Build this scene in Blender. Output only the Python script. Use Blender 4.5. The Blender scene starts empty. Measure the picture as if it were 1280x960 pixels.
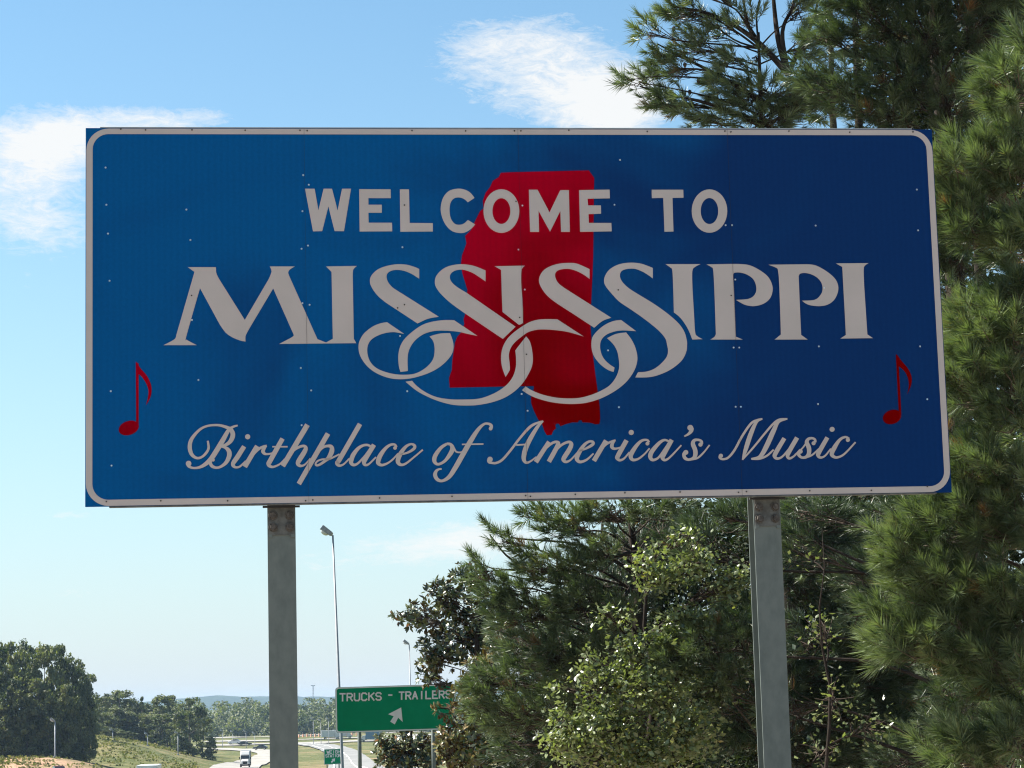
import bpy, math, random
import numpy as np
from mathutils import Vector, Matrix
from mathutils.geometry import tessellate_polygon

SC = bpy.context.scene
COL = SC.collection

# ------------------------------------------------------------------ camera
FPX, PITCH, ROLL = 2720.13, 0.142028, -0.0265830      # focal length for a 1280 px wide frame, radians
EYE = np.array([0.0, 0.0, 1.6])
_cp, _sp = math.cos(PITCH), math.sin(PITCH)
_c, _s = math.cos(ROLL), math.sin(ROLL)
_R0, _U0, CF = np.array([1., 0, 0]), np.array([0., -_sp, _cp]), np.array([0., _cp, _sp])
CR, CU = _c * _R0 + _s * _U0, -_s * _R0 + _c * _U0
cam = bpy.data.cameras.new('camera')
cam.sensor_width = 36.0
cam.lens = FPX / 1280 * 36
cam.clip_start, cam.clip_end = 0.1, 20000
camo = bpy.data.objects.new('camera', cam)
COL.objects.link(camo)
M = Matrix.Identity(4)
for i in range(3):
    M[i][0], M[i][1], M[i][2], M[i][3] = CR[i], CU[i], -CF[i], EYE[i]
camo.matrix_world = M
SC.camera = camo

# ------------------------------------------------------------------ light
SUN_EL, SUN_AZ = math.radians(50), math.radians(-72)   # azimuth from +Y, negative = to the left
SUN_DIR = np.array([math.sin(SUN_AZ) * math.cos(SUN_EL), math.cos(SUN_AZ) * math.cos(SUN_EL), math.sin(SUN_EL)])
sun = bpy.data.lights.new('sun', 'SUN')
sun.energy, sun.angle, sun.color = 5.0, math.radians(0.53), (1.0, 0.95, 0.86)
suno = bpy.data.objects.new('sun', sun)
COL.objects.link(suno)
suno.rotation_euler = Vector(SUN_DIR).to_track_quat('Z', 'Y').to_euler()

SC.view_settings.view_transform = 'Standard'
SC.view_settings.look = 'None'
SC.view_settings.exposure = 1.45
SC.view_settings.gamma = 1.0
SC.view_settings.use_curve_mapping = False
SC.cycles.use_denoising = True
SC.cycles.denoiser = 'OPENIMAGEDENOISE'
SC.cycles.denoising_prefilter = 'NONE'
SC.cycles.denoising_input_passes = 'RGB_ALBEDO_NORMAL'
SC.cycles.sample_clamp_indirect = 0.5
SC.cycles.caustics_reflective = False
SC.cycles.caustics_refractive = False
SC.cycles.blur_glossy = 1.0
SC.cycles.pixel_filter_type = 'BLACKMAN_HARRIS'
SC.cycles.filter_width = 1.15
SC.cycles.use_adaptive_sampling = False
SC.cycles.max_bounces = 8
SC.cycles.transparent_max_bounces = 8

def nd(nt, t, **kw):
    n = nt.nodes.new(t)
    for k, v in kw.items():
        if k.startswith('i_'):
            k = k[2:]
            n.inputs[int(k) if k.isdigit() else k.replace('_', ' ')].default_value = v
        else:
            setattr(n, k, v)
    return n

def math_n(nt, op, a, b=None, c=None, clamp=False):
    n = nt.nodes.new('ShaderNodeMath')
    n.operation, n.use_clamp = op, clamp
    for i, v in enumerate((a, b, c)):
        if v is None:
            continue
        if isinstance(v, (int, float)):
            n.inputs[i].default_value = v
        else:
            nt.links.new(v, n.inputs[i])
    return n.outputs[0]

world = bpy.data.worlds.new('World')
SC.world = world
world.use_nodes = True
wt = world.node_tree
wt.nodes.clear()
wl = wt.links.new
sky = nd(wt, 'ShaderNodeTexSky', sky_type='NISHITA', sun_disc=False)
sky.sun_elevation, sky.sun_rotation = SUN_EL, SUN_AZ
sky.altitude, sky.air_density, sky.dust_density, sky.ozone_density = 50, 1.0, 0.4, 2.0
geo = nd(wt, 'ShaderNodeTexCoord')
sep = nd(wt, 'ShaderNodeSeparateXYZ')
wl(geo.outputs['Generated'], sep.inputs[0])
az = math_n(wt, 'ARCTAN2', sep.outputs[0], sep.outputs[1])
el = math_n(wt, 'ARCSINE', sep.outputs[2])
comb = nd(wt, 'ShaderNodeCombineXYZ')
wl(az, comb.inputs[0]); wl(el, comb.inputs[1])
def cloud_noise(scale, sx, sy, rot, detail, rough, dist, lo, hi, off=0.0):
    mp = nd(wt, 'ShaderNodeMapping')
    mp.inputs['Scale'].default_value = (sx, sy, 1)
    mp.inputs['Rotation'].default_value = (0, 0, rot)
    mp.inputs['Location'].default_value = (off, off * 0.37, off * .7)
    wl(comb.outputs[0], mp.inputs[0])
    n = nd(wt, 'ShaderNodeTexNoise', i_Scale=scale, i_Detail=detail, i_Roughness=rough, i_Distortion=dist)
    wl(mp.outputs[0], n.inputs['Vector'])
    r = nd(wt, 'ShaderNodeMapRange', clamp=True)
    for i, v in ((1, lo), (2, hi), (3, 0.0), (4, 1.0)):
        r.inputs[i].default_value = v
    wl(n.outputs['Fac'], r.inputs[0])
    return r.outputs[0]
def cloud_bank(px, py, rx, ry):
    """soft elliptical bank of cloud in azimuth / elevation"""
    d = CF * FPX + CR * (px - 640) + CU * (480 - py)
    d = d / np.linalg.norm(d)
    a0, e0 = math.atan2(d[0], d[1]), math.asin(d[2])
    a = math_n(wt, 'DIVIDE', math_n(wt, 'SUBTRACT', az, a0), rx / FPX)
    e = math_n(wt, 'DIVIDE', math_n(wt, 'SUBTRACT', el, e0), ry / FPX)
    q = math_n(wt, 'ADD', math_n(wt, 'MULTIPLY', a, a), math_n(wt, 'MULTIPLY', e, e))
    return math_n(wt, 'POWER', 2.718, math_n(wt, 'MULTIPLY', q, -1.0))
CLOUD_BANKS = [(750, 135, 80, 55, 1.0), (655, 95, 120, 65, .72), (800, 125, 60, 60, .55), (600, 55, 90, 40, .40), (690, 40, 70, 30, .38), (40, 180, 95, 46, 1.0), (235, 148, 100, 20, .72), (130, 165, 90, 34, .62),
               (600, 672, 150, 26, 1.0), (85, 644, 40, 7, .72), (20, 245, 110, 46, .74), (60, 290, 90, 30, .52), (40, 350, 90, 40, .36), (420, 705, 190, 24, .52), (90, 742, 60, 9, .58), (330, 735, 60, 8, .4)]
bank = None
for px, py, rx, ry, k in CLOUD_BANKS:
    b = math_n(wt, 'MULTIPLY', cloud_bank(px, py, rx, ry), k)
    bank = b if bank is None else math_n(wt, 'ADD', bank, b)
wisp = cloud_noise(9.0, 4.2, 11.0, 0.20, 12, 0.72, 0.7, 0.26, 0.74)
fine = cloud_noise(30.0, 3.0, 8.5, 0.32, 12, 0.74, 1.0, 0.28, 0.72, 3.1)
everywhere = cloud_noise(2.2, 1.0, 3.2, 0.1, 4, 0.55, 0.3, 0.60, 0.85, 7.7)
cover = math_n(wt, 'ADD', bank, math_n(wt, 'MULTIPLY', everywhere, 0.35))
tex = math_n(wt, 'ADD', math_n(wt, 'MULTIPLY', wisp, 0.54), math_n(wt, 'MULTIPLY', fine, 0.46))
dens = math_n(wt, 'DIVIDE', math_n(wt, 'SUBTRACT', math_n(wt, 'ADD', tex, cover), 1.0), 0.68, clamp=True)
dens = math_n(wt, 'MULTIPLY', dens, 0.92)
skymix = nd(wt, 'ShaderNodeMix', data_type='RGBA')
wl(dens, skymix.inputs[0])
SKY_TINT = nd(wt, 'ShaderNodeMix', data_type='RGBA', blend_type='MULTIPLY')
SKY_TINT.inputs[0].default_value = 1.0
SKY_TINT.inputs[7].default_value = (.60, .855, .87, 1)
wl(sky.outputs[0], SKY_TINT.inputs[6])
# summer haze: the sky pales evenly towards the horizon
pale = nd(wt, 'ShaderNodeMix', data_type='RGBA')
up = math_n(wt, 'MAXIMUM', el, 0.0)
wl(math_n(wt, 'MULTIPLY', math_n(wt, 'POWER', 2.718, math_n(wt, 'DIVIDE', up, -0.14)), 0.96), pale.inputs[0])
wl(SKY_TINT.outputs[2], pale.inputs[6])
pale.inputs[7].default_value = (3.80, 4.10, 4.40, 1)
wl(pale.outputs[2], skymix.inputs[6])
skymix.inputs[7].default_value = (4.9, 4.9, 4.85, 1)
bg = nd(wt, 'ShaderNodeBackground')
bg.inputs[1].default_value = 0.0735
wl(skymix.outputs[2], bg.inputs[0])
wo = nd(wt, 'ShaderNodeOutputWorld')
wl(bg.outputs[0], wo.inputs[0])

# ------------------------------------------------------------------ helpers
def ray(px, py):
    return CF * FPX + CR * (px - 640) + CU * (480 - py)

def at(px, py, D):
    """world point seen at photo pixel px,py at distance D along Y"""
    d = ray(px, py)
    return EYE + d * (D / d[1])

def put(o, label=None, cat=None, group=None, kind=None):
    for k, v in (('label', label), ('category', cat), ('group', group), ('kind', kind)):
        if v:
            o[k] = v
    return o

def empty(name, loc, label, cat, group=None):
    o = bpy.data.objects.new(name, None)
    o.empty_display_size = 0.3
    COL.objects.link(o)
    o.location = tuple(loc)
    return put(o, label, cat, group)

def link(name, me, parent=None):
    o = bpy.data.objects.new(name, me)
    COL.objects.link(o)
    if parent is not None:
        o.parent = parent
    return o

def world_loc(o):
    v = Vector(o.location)
    while o.parent:
        o = o.parent
        v += Vector(o.location)
    return np.array(v)

def mesh_np(name, V, F, mat, parent=None, tint=None, smooth=False, local=False):
    """V (n,3) world coordinates (made local to the parent), F (m,3) or (m,4)"""
    V = np.asarray(V, dtype=np.float64)
    F = np.asarray(F, dtype=np.int32)
    if parent is not None and not local:
        V = V - world_loc(parent)
    me = bpy.data.meshes.new(name)
    n, m, k = len(V), len(F), F.shape[1]
    me.vertices.add(n); me.loops.add(m * k); me.polygons.add(m)
    me.vertices.foreach_set('co', V.astype(np.float32).ravel())
    me.loops.foreach_set('vertex_index', F.ravel())
    me.polygons.foreach_set('loop_start', np.arange(0, m * k, k, dtype=np.int32))
    if smooth:
        me.polygons.foreach_set('use_smooth', np.ones(m, dtype=bool))
    if tint is not None:
        a = me.attributes.new('tint', 'FLOAT', 'POINT')
        a.data.foreach_set('value', np.asarray(tint, dtype=np.float32))
    me.update(calc_edges=True)
    me.materials.append(mat)
    return link(name, me, parent)

class MB:
    """collects polygons, builds one mesh object"""
    def __init__(self):
        self.v, self.f = [], []
    def add(self, vs, fs):
        b = len(self.v)
        self.v += [tuple(map(float, p)) for p in vs]
        self.f += [tuple(b + i for i in f) for f in fs]
        return self
    def box(self, c, s, ax=None):
        """centre, full sizes, optional 3 axis vectors"""
        c = np.asarray(c, float)
        A = np.eye(3) if ax is None else np.asarray(ax, float)
        P = []
        for z in (-.5, .5):
            for x, y in ((-.5, -.5), (.5, -.5), (.5, .5), (-.5, .5)):
                P.append(c + A[0] * x * s[0] + A[1] * y * s[1] + A[2] * z * s[2])
        return self.add(P, [(3, 2, 1, 0), (4, 5, 6, 7), (0, 1, 5, 4), (1, 2, 6, 5), (2, 3, 7, 6), (3, 0, 4, 7)])
    def tube(self, pts, rads, n=8, cap=True):
        pts = [np.asarray(p, float) for p in pts]
        b = len(self.v)
        ref = np.array([0.31, 0.87, 0.38])
        for i, p in enumerate(pts):
            t = pts[min(i + 1, len(pts) - 1)] - pts[max(i - 1, 0)]
            t = t / (np.linalg.norm(t) + 1e-9)
            a = np.cross(t, ref); a /= np.linalg.norm(a) + 1e-9
            c = np.cross(t, a)
            r = rads[i] if hasattr(rads, '__len__') else rads
            for k in range(n):
                th = 2 * math.pi * k / n
                q = p + r * (math.cos(th) * a + math.sin(th) * c)
                self.v.append((q[0], q[1], q[2]))
        for i in range(len(pts) - 1):
            for k in range(n):
                self.f.append((b + i * n + k, b + i * n + (k + 1) % n, b + (i + 1) * n + (k + 1) % n, b + (i + 1) * n + k))
        if cap:
            self.f.append(tuple(b + k for k in range(n))[::-1])
            self.f.append(tuple(b + (len(pts) - 1) * n + k for k in range(n)))
        return self
    def build(self, name, mat, parent=None, smooth=False, bevel=0, local=False):
        me = bpy.data.meshes.new(name)
        V = self.v
        if parent is not None and not local:
            w = world_loc(parent)
            V = [(p[0] - w[0], p[1] - w[1], p[2] - w[2]) for p in V]
        me.from_pydata(V, [], self.f)
        me.update()
        me.materials.append(mat)
        if smooth:
            for p in me.polygons:
                p.use_smooth = True
        o = link(name, me, parent)
        if bevel:
            md = o.modifiers.new('bevel', 'BEVEL')
            md.width, md.segments, md.limit_method = bevel, 2, 'ANGLE'
        return o

# ------------------------------------------------------------------ materials
def new_mat(name):
    m = bpy.data.materials.new(name)
    m.use_nodes = True
    nt = m.node_tree
    return m, nt, nt.nodes['Principled BSDF']

def noise_mat(name, c1, c2, scale=5.0, rough=0.6, detail=6, metal=0.0, bump=0.0, bscale=None, stretch=(1, 1, 1), spec=0.5, coord='Object', lo=.35, hi=.65):
    m, nt, b = new_mat(name)
    tc = nd(nt, 'ShaderNodeTexCoord')
    mp = nd(nt, 'ShaderNodeMapping')
    mp.inputs['Scale'].default_value = stretch
    nt.links.new(tc.outputs[coord], mp.inputs[0])
    n = nd(nt, 'ShaderNodeTexNoise', i_Scale=scale, i_Detail=detail, i_Roughness=0.6)
    nt.links.new(mp.outputs[0], n.inputs['Vector'])
    r = nd(nt, 'ShaderNodeValToRGB')
    r.color_ramp.elements[0].position, r.color_ramp.elements[1].position = lo, hi
    r.color_ramp.elements[0].color, r.color_ramp.elements[1].color = (*c1, 1), (*c2, 1)
    nt.links.new(n.outputs['Fac'], r.inputs[0])
    nt.links.new(r.outputs[0], b.inputs['Base Color'])
    b.inputs['Roughness'].default_value = rough
    b.inputs['Metallic'].default_value = metal
    b.inputs['Specular IOR Level'].default_value = spec
    if bump:
        n2 = nd(nt, 'ShaderNodeTexNoise', i_Scale=bscale or scale * 4, i_Detail=5)
        nt.links.new(mp.outputs[0], n2.inputs['Vector'])
        bp = nd(nt, 'ShaderNodeBump', i_Strength=bump)
        nt.links.new(n2.outputs['Fac'], bp.inputs['Height'])
        nt.links.new(bp.outputs[0], b.inputs['Normal'])
    return m

def leaf_mat(name, dark, light, back=None, trans=0.35, rough=0.5, spec=0.3, dead=(0.16, 0.09, 0.04)):
    """two-sided leaf: reflected + transmitted light, colour from the per-leaf tint"""
    m = bpy.data.materials.new(name)
    m.use_nodes = True
    nt = m.node_tree
    b = nt.nodes['Principled BSDF']
    out = nt.nodes['Material Output']
    a = nd(nt, 'ShaderNodeAttribute', attribute_name='tint')
    r = nd(nt, 'ShaderNodeValToRGB')
    e = r.color_ramp.elements
    e[0].position, e[0].color = 0.0, (*dark, 1)
    e[1].position, e[1].color = 0.9, (*light, 1)
    x = e.new(0.97); x.color = (*dead, 1)
    nt.links.new(a.outputs['Fac'], r.inputs[0])
    col = r.outputs[0]
    if back is not None:
        g = nd(nt, 'ShaderNodeNewGeometry')
        mx = nd(nt, 'ShaderNodeMix', data_type='RGBA')
        nt.links.new(g.outputs['Backfacing'], mx.inputs[0])
        nt.links.new(col, mx.inputs[6])
        mx.inputs[7].default_value = (*back, 1)
        col = mx.outputs[2]
    nt.links.new(col, b.inputs['Base Color'])
    b.inputs['Roughness'].default_value = rough
    b.inputs['Specular IOR Level'].default_value = spec
    tr = nd(nt, 'ShaderNodeBsdfTranslucent')
    gm = nd(nt, 'ShaderNodeMix', data_type='RGBA', blend_type='MULTIPLY')
    gm.inputs[0].default_value = 1.0
    gm.inputs[7].default_value = (1.25, 1.45, 0.5, 1)
    nt.links.new(r.outputs[0], gm.inputs[6])
    nt.links.new(gm.outputs[2], tr.inputs[0])
    ms = nd(nt, 'ShaderNodeMixShader')
    ms.inputs[0].default_value = trans
    nt.links.new(b.outputs[0], ms.inputs[1])
    nt.links.new(tr.outputs[0], ms.inputs[2])
    nt.links.new(ms.outputs[0], out.inputs[0])
    return m
# ------------------------------------------------------------------ terrain
PROF = np.array([(-400, 2.0), (0, 0.0), (14, -.25), (58, -1.5), (120, -3.2), (200, -4.9), (265, -7.7), (300, -8.7), (470, -12.4), (600, -13.5), (1100, -14.0), (7000, -14.6)])
def sstep(x, a, b):
    t = np.clip((x - a) / (b - a), 0, 1)
    return t * t * (3 - 2 * t)
def ground_z(x, y):
    x, y = np.asarray(x, float), np.asarray(y, float)
    z = np.interp(y, PROF[:, 0], PROF[:, 1])
    q = -x / np.maximum(y, 50)
    hill = 7.6 * sstep(q, .122, .20) * sstep(y, 380, 480) * (1 - sstep(y, 590, 690))
    bank = 3.6 * sstep(q, .165, .215) * sstep(y, 325, 372) * (1 - sstep(y, 440, 520))
    right = 1.2 * sstep(x, 2.5, 9) * sstep(y, 14, 30) * (1 - sstep(y, 70, 120))
    z = z + np.maximum(hill, bank) + right
    z = z + 0.12 * np.sin(x * .21 + 1.3) * np.sin(y * .17) * sstep(y, 20, 60)
    return z
def on_ground(px, py, lo=150., hi=2500.):
    """walk along the pixel's ray to the ground"""
    d = ray(px, py); d = d / d[1]
    ys = np.concatenate([np.linspace(lo, 900, 1500), np.linspace(902, hi, 800)])
    P = EYE[None] + d[None] * ys[:, None]
    g = ground_z(P[:, 0], P[:, 1])
    k = np.argmax(P[:, 2] < g)
    return P[k]

def terrain_mat():
    m, nt, b = new_mat('ground_grass_and_clay')
    tc = nd(nt, 'ShaderNodeTexCoord')
    P = tc.outputs['Object']
    def noise(s, d=6, stretch=None):
        n = nd(nt, 'ShaderNodeTexNoise', i_Scale=s, i_Detail=d, i_Roughness=.62)
        nt.links.new(P, n.inputs['Vector'])
        return n.outputs['Fac']
    g = nd(nt, 'ShaderNodeValToRGB')
    e = g.color_ramp.elements
    e[0].position, e[0].color = .36, (.060, .078, .024, 1)
    e[1].position, e[1].color = .64, (.225, .182, .092, 1)
    x = e.new(.5); x.color = (.105, .112, .042, 1)
    gm = math_n(nt, 'ADD', math_n(nt, 'MULTIPLY', noise(.055, 9), .55), math_n(nt, 'MULTIPLY', noise(.42, 8), .45))
    nt.links.new(gm, g.inputs[0])
    s = nd(nt, 'ShaderNodeSeparateXYZ')
    nt.links.new(P, s.inputs[0])
    # bare red clay: the cut bank at the left, and worn patches
    def band(v, a, bb):
        r = nd(nt, 'ShaderNodeMapRange', clamp=True)
        r.inputs[1].default_value, r.inputs[2].default_value = a, bb
        nt.links.new(v, r.inputs[0])
        return r.outputs[0]
    cut = math_n(nt, 'MULTIPLY', band(s.outputs[0], -62, -76), math_n(nt, 'MULTIPLY', band(s.outputs[1], 318, 330), band(s.outputs[1], 385, 365)))
    patch = band(noise(.03, 7), .52, .68)
    near = band(s.outputs[1], 900, 500)
    clay = math_n(nt, 'MAXIMUM', math_n(nt, 'MULTIPLY', cut, band(noise(.12, 6), .36, .52)), math_n(nt, 'MULTIPLY', math_n(nt, 'MULTIPLY', patch, near), .65))
    cr = nd(nt, 'ShaderNodeValToRGB')
    cr.color_ramp.elements[0].color = (.26, .14, .085, 1)
    cr.color_ramp.elements[1].color = (.46, .31, .21, 1)
    nt.links.new(noise(.25, 6), cr.inputs[0])
    mx = nd(nt, 'ShaderNodeMix', data_type='RGBA')
    nt.links.new(clay, mx.inputs[0]); nt.links.new(g.outputs[0], mx.inputs[6]); nt.links.new(cr.outputs[0], mx.inputs[7])
    # unseen tan gravel ground round the sign, added to warm the bounced light
    sh = nd(nt, 'ShaderNodeMix', data_type='RGBA')
    nt.links.new(math_n(nt, 'MULTIPLY', band(s.outputs[1], 70, 25), band(noise(.4, 6), .25, .45)), sh.inputs[0])
    nt.links.new(mx.outputs[2], sh.inputs[6])
    gv = nd(nt, 'ShaderNodeValToRGB')
    gv.color_ramp.elements[0].color, gv.color_ramp.elements[1].color = (.25, .20, .15, 1), (.42, .35, .28, 1)
    nt.links.new(noise(6, 6), gv.inputs[0])
    nt.links.new(gv.outputs[0], sh.inputs[7])
    nt.links.new(sh.outputs[2], b.inputs['Base Color'])
    b.inputs['Roughness'].default_value = .95
    b.inputs['Specular IOR Level'].default_value = .1
    bp = nd(nt, 'ShaderNodeBump', i_Strength=.9, i_Distance=.8)
    nt.links.new(noise(.5, 9), bp.inputs['Height'])
    nt.links.new(bp.outputs[0], b.inputs['Normal'])
    return m
gy = np.concatenate([np.linspace(-380, -10, 14), np.linspace(0, 130, 40), np.linspace(135, 860, 150), np.linspace(880, 1500, 30), np.linspace(1600, 6900, 20)])
gx = np.concatenate([np.linspace(-3900, -400, 14), np.linspace(-380, -170, 16), np.linspace(-165, 90, 105), np.linspace(95, 380, 20), np.linspace(420, 3900, 12)])
GX, GY = np.meshgrid(gx, gy)
GV = np.stack([GX, GY, ground_z(GX, GY)], -1).reshape(-1, 3)
ii, jj = np.meshgrid(np.arange(len(gy) - 1), np.arange(len(gx) - 1), indexing='ij')
q = (ii * len(gx) + jj).ravel()
GFa = np.stack([q, q + 1, q + 1 + len(gx), q + len(gx)], -1)
put(mesh_np('ground', GV, GFa, terrain_mat(), smooth=True), kind='structure')

# far ridge, its own distance and bulk
rx = np.linspace(-3300, 3300, 420)
rng = np.random.default_rng(5)
def fbm1(x, seed, octs=6, f0=1 / 900, gain=.55):
    r = np.random.default_rng(seed); h = 0; a = 1.0
    for o in range(octs):
        ph = r.uniform(0, 6.28, 3)
        h = h + a * (np.sin(x * f0 * 6.28 + ph[0]) + .6 * np.sin(x * f0 * 10.1 + ph[1])) / 1.6
        f0 *= 2.05; a *= gain
    return h
top = EYE[2] + 13.0 + 4.5 * fbm1(rx, 11) + rng.normal(0, .55, len(rx)) + .0016 * rx
V, F = [], []
rows = [(0, -1), (160, .55), (330, 1.0), (620, .8), (900, -1)]
for k, (dy, w) in enumerate(rows):
    z = np.full(len(rx), -15.0) if w < 0 else -15 + (top + 15) * w
    if k == 0: z = np.full(len(rx), -15.0)
    V.append(np.stack([rx, 5300 + dy + 60 * fbm1(rx, 3), z], -1))
V = np.concatenate(V); n = len(rx)
for k in range(len(rows) - 1):
    for i in range(n - 1):
        F.append((k * n + i, k * n + i + 1, (k + 1) * n + i + 1, (k + 1) * n + i))
M_ridge = noise_mat('wooded_ridge', (.018, .030, .020), (.045, .062, .036), scale=.02, rough=.95, bump=.6, spec=.1)
put(mesh_np('hills', V, F, M_ridge), kind='structure')

# roads: strips laid on the ground
M_conc = noise_mat('pale_concrete', (.24, .225, .20), (.34, .32, .29), scale=.15, rough=.85, detail=8, spec=.2)
M_asph = noise_mat('worn_grey_asphalt', (.17, .17, .165), (.25, .245, .235), scale=.2, rough=.9, detail=8, spec=.2)
M_line = noise_mat('road_paint', (.6, .6, .57), (.8, .79, .76), scale=.8, rough=.7)
def smooth_path(P, n=12):
    P = [np.asarray(p, float) for p in P]
    P = [2 * P[0] - P[1]] + P + [2 * P[-1] - P[-2]]
    out = []
    for i in range(1, len(P) - 2):
        for t in np.linspace(0, 1, n, endpoint=False):
            a, b, c, d = P[i - 1], P[i], P[i + 1], P[i + 2]
            out.append(.5 * ((2 * b) + (-a + c) * t + (2 * a - 5 * b + 4 * c - d) * t * t + (-a + 3 * b - 3 * c + d) * t ** 3))
    out.append(P[-2])
    return np.array(out)
def strip(name, path, half, lift, mat, off=0.0, kind='structure', parent=None):
    P = smooth_path(path)
    T = np.gradient(P[:, :2], axis=0)
    T /= np.linalg.norm(T, axis=1)[:, None] + 1e-9
    N = np.stack([-T[:, 1], T[:, 0]], -1)
    V = []
    for s in np.linspace(-1, 1, 5):
        xy = P[:, :2] + N * (off + s * half)
        V.append(np.stack([xy[:, 0], xy[:, 1], ground_z(xy[:, 0], xy[:, 1]) + lift], -1))
    n = len(P); V = np.concatenate(V)
    F = [(k * n + i, (k + 1) * n + i, (k + 1) * n + i + 1, k * n + i + 1) for k in range(4) for i in range(n - 1)]
    o = mesh_np(name, V, F, mat)
    return put(o, kind=kind)
def gpath(pts):
    return [on_ground(*p)[:2] for p in pts]
loop = gpath([(268, 972), (293, 962), (318, 953), (335, 947), (341, 942.5), (325, 939), (298, 937.3), (262, 936.2)])
strip('loop_ramp', loop, 4.5, .25, M_conc)
for y, w, nm in ((931.3, 11.0, 'highway'), (926.8, 9.0, 'highway_far_carriageway'), (922.0, 8.0, 'frontage_road')):
    strip(nm, gpath([(255, y + 1.0), (290, y + .2), (330, y - .6), (400, y - 2.6), (470, y - 5.2), (560, y - 8.5)]), w, .30, M_conc)
near = gpath([(480, 1010), (462, 985), (446, 962), (434, 948), (421, 938), (398, 932.5), (370, 930.4)])
strip('approach_road', near, 5.0, .35, M_asph)
strip('edge_line', near, .16, .50, M_line, off=3.9)
strip('lane_line', near, .14, .50, M_line, off=0)

# ------------------------------------------------------------------ welcome sign
SW, SH = 4.877, 2.129
SYAW = 0.1096408
S0 = EYE + np.array([0.0715554, 12.1378243, 2.1469226])
ST = np.array([math.cos(SYAW), math.sin(SYAW), 0.0])
SZ = np.array([0, 0, 1.0])
SN = np.array([math.sin(SYAW), -math.cos(SYAW), 0.0])       # towards the viewer
def uv(px, py, depth=0.0):
    """pixel on the sign face -> (u, v) in metres from the sign centre"""
    d = ray(px, py)
    o = S0 + SN * depth
    t = np.dot(o - EYE, SN) / np.dot(d, SN)
    p = EYE + d * t - o
    return float(np.dot(p, ST)), float(p[2])
def sp(u, v, n=0.0):
    return S0 + ST * u + SZ * v + SN * n

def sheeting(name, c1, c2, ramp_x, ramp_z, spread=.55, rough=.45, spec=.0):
    """retroreflective sheeting: fine vertical ribbing, gently buckled, uneven reflections painted into the colour from c2 to c1"""
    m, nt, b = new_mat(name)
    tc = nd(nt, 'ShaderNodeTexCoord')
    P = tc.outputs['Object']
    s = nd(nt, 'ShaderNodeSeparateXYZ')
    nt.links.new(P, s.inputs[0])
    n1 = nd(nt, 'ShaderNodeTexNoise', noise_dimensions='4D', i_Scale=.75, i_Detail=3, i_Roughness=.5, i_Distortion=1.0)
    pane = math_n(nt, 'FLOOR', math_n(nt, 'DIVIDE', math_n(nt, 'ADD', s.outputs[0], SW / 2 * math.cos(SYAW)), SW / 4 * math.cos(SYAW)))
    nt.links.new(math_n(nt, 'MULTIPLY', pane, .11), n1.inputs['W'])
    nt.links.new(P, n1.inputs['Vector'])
    k = math_n(nt, 'ADD', math_n(nt, 'MULTIPLY', s.outputs[0], ramp_x), math_n(nt, 'MULTIPLY', math_n(nt, 'SUBTRACT', s.outputs[2], S0Z), ramp_z))  # reflection gradient painted across and up the sheeting
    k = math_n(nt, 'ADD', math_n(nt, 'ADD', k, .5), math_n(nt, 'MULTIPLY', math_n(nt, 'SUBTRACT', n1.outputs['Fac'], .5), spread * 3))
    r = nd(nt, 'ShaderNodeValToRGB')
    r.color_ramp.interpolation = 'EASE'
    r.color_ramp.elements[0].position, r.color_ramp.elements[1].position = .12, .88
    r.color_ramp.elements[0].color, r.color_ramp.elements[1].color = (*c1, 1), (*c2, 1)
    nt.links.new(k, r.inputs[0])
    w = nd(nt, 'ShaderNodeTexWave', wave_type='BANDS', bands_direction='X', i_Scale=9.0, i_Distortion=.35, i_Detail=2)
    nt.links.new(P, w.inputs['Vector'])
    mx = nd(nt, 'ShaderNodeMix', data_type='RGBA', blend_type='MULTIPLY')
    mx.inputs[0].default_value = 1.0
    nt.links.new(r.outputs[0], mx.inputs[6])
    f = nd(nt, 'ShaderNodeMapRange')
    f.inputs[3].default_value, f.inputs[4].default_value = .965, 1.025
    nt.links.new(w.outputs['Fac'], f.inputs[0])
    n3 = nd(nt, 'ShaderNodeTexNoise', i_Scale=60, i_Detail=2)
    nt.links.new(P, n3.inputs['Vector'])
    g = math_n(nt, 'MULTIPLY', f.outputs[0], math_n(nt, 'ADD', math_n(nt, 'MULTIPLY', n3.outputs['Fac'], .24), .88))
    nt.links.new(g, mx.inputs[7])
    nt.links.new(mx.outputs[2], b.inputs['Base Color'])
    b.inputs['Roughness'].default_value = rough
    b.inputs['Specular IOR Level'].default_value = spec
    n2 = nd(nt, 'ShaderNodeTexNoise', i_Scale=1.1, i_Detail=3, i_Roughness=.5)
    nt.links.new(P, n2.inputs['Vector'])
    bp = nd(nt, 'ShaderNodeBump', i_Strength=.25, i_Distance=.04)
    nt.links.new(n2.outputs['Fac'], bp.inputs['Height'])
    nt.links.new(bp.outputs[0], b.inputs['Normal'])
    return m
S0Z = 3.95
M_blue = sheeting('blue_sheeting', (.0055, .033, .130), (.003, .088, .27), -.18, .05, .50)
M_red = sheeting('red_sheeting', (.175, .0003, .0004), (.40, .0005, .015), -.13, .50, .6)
M_white = noise_mat('white_sheeting', (.455, .40, .37), (.50, .435, .405), scale=3, rough=.55, bump=.05, spec=.35)
M_alu = noise_mat('dull_aluminium', (.30, .30, .30), (.42, .42, .41), scale=6, rough=.5, metal=.7)
M_galv = noise_mat('galvanised_steel', (.100, .120, .110), (.142, .162, .148), scale=16, rough=.62, detail=12, metal=.2, bump=.15, bscale=40, stretch=(1, 1, .55), lo=.30, hi=.62)
M_rust = noise_mat('rust_stained_steel', (.066, .064, .058), (.142, .146, .136), scale=22, rough=.75, detail=8, metal=.2, bump=.2)
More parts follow.
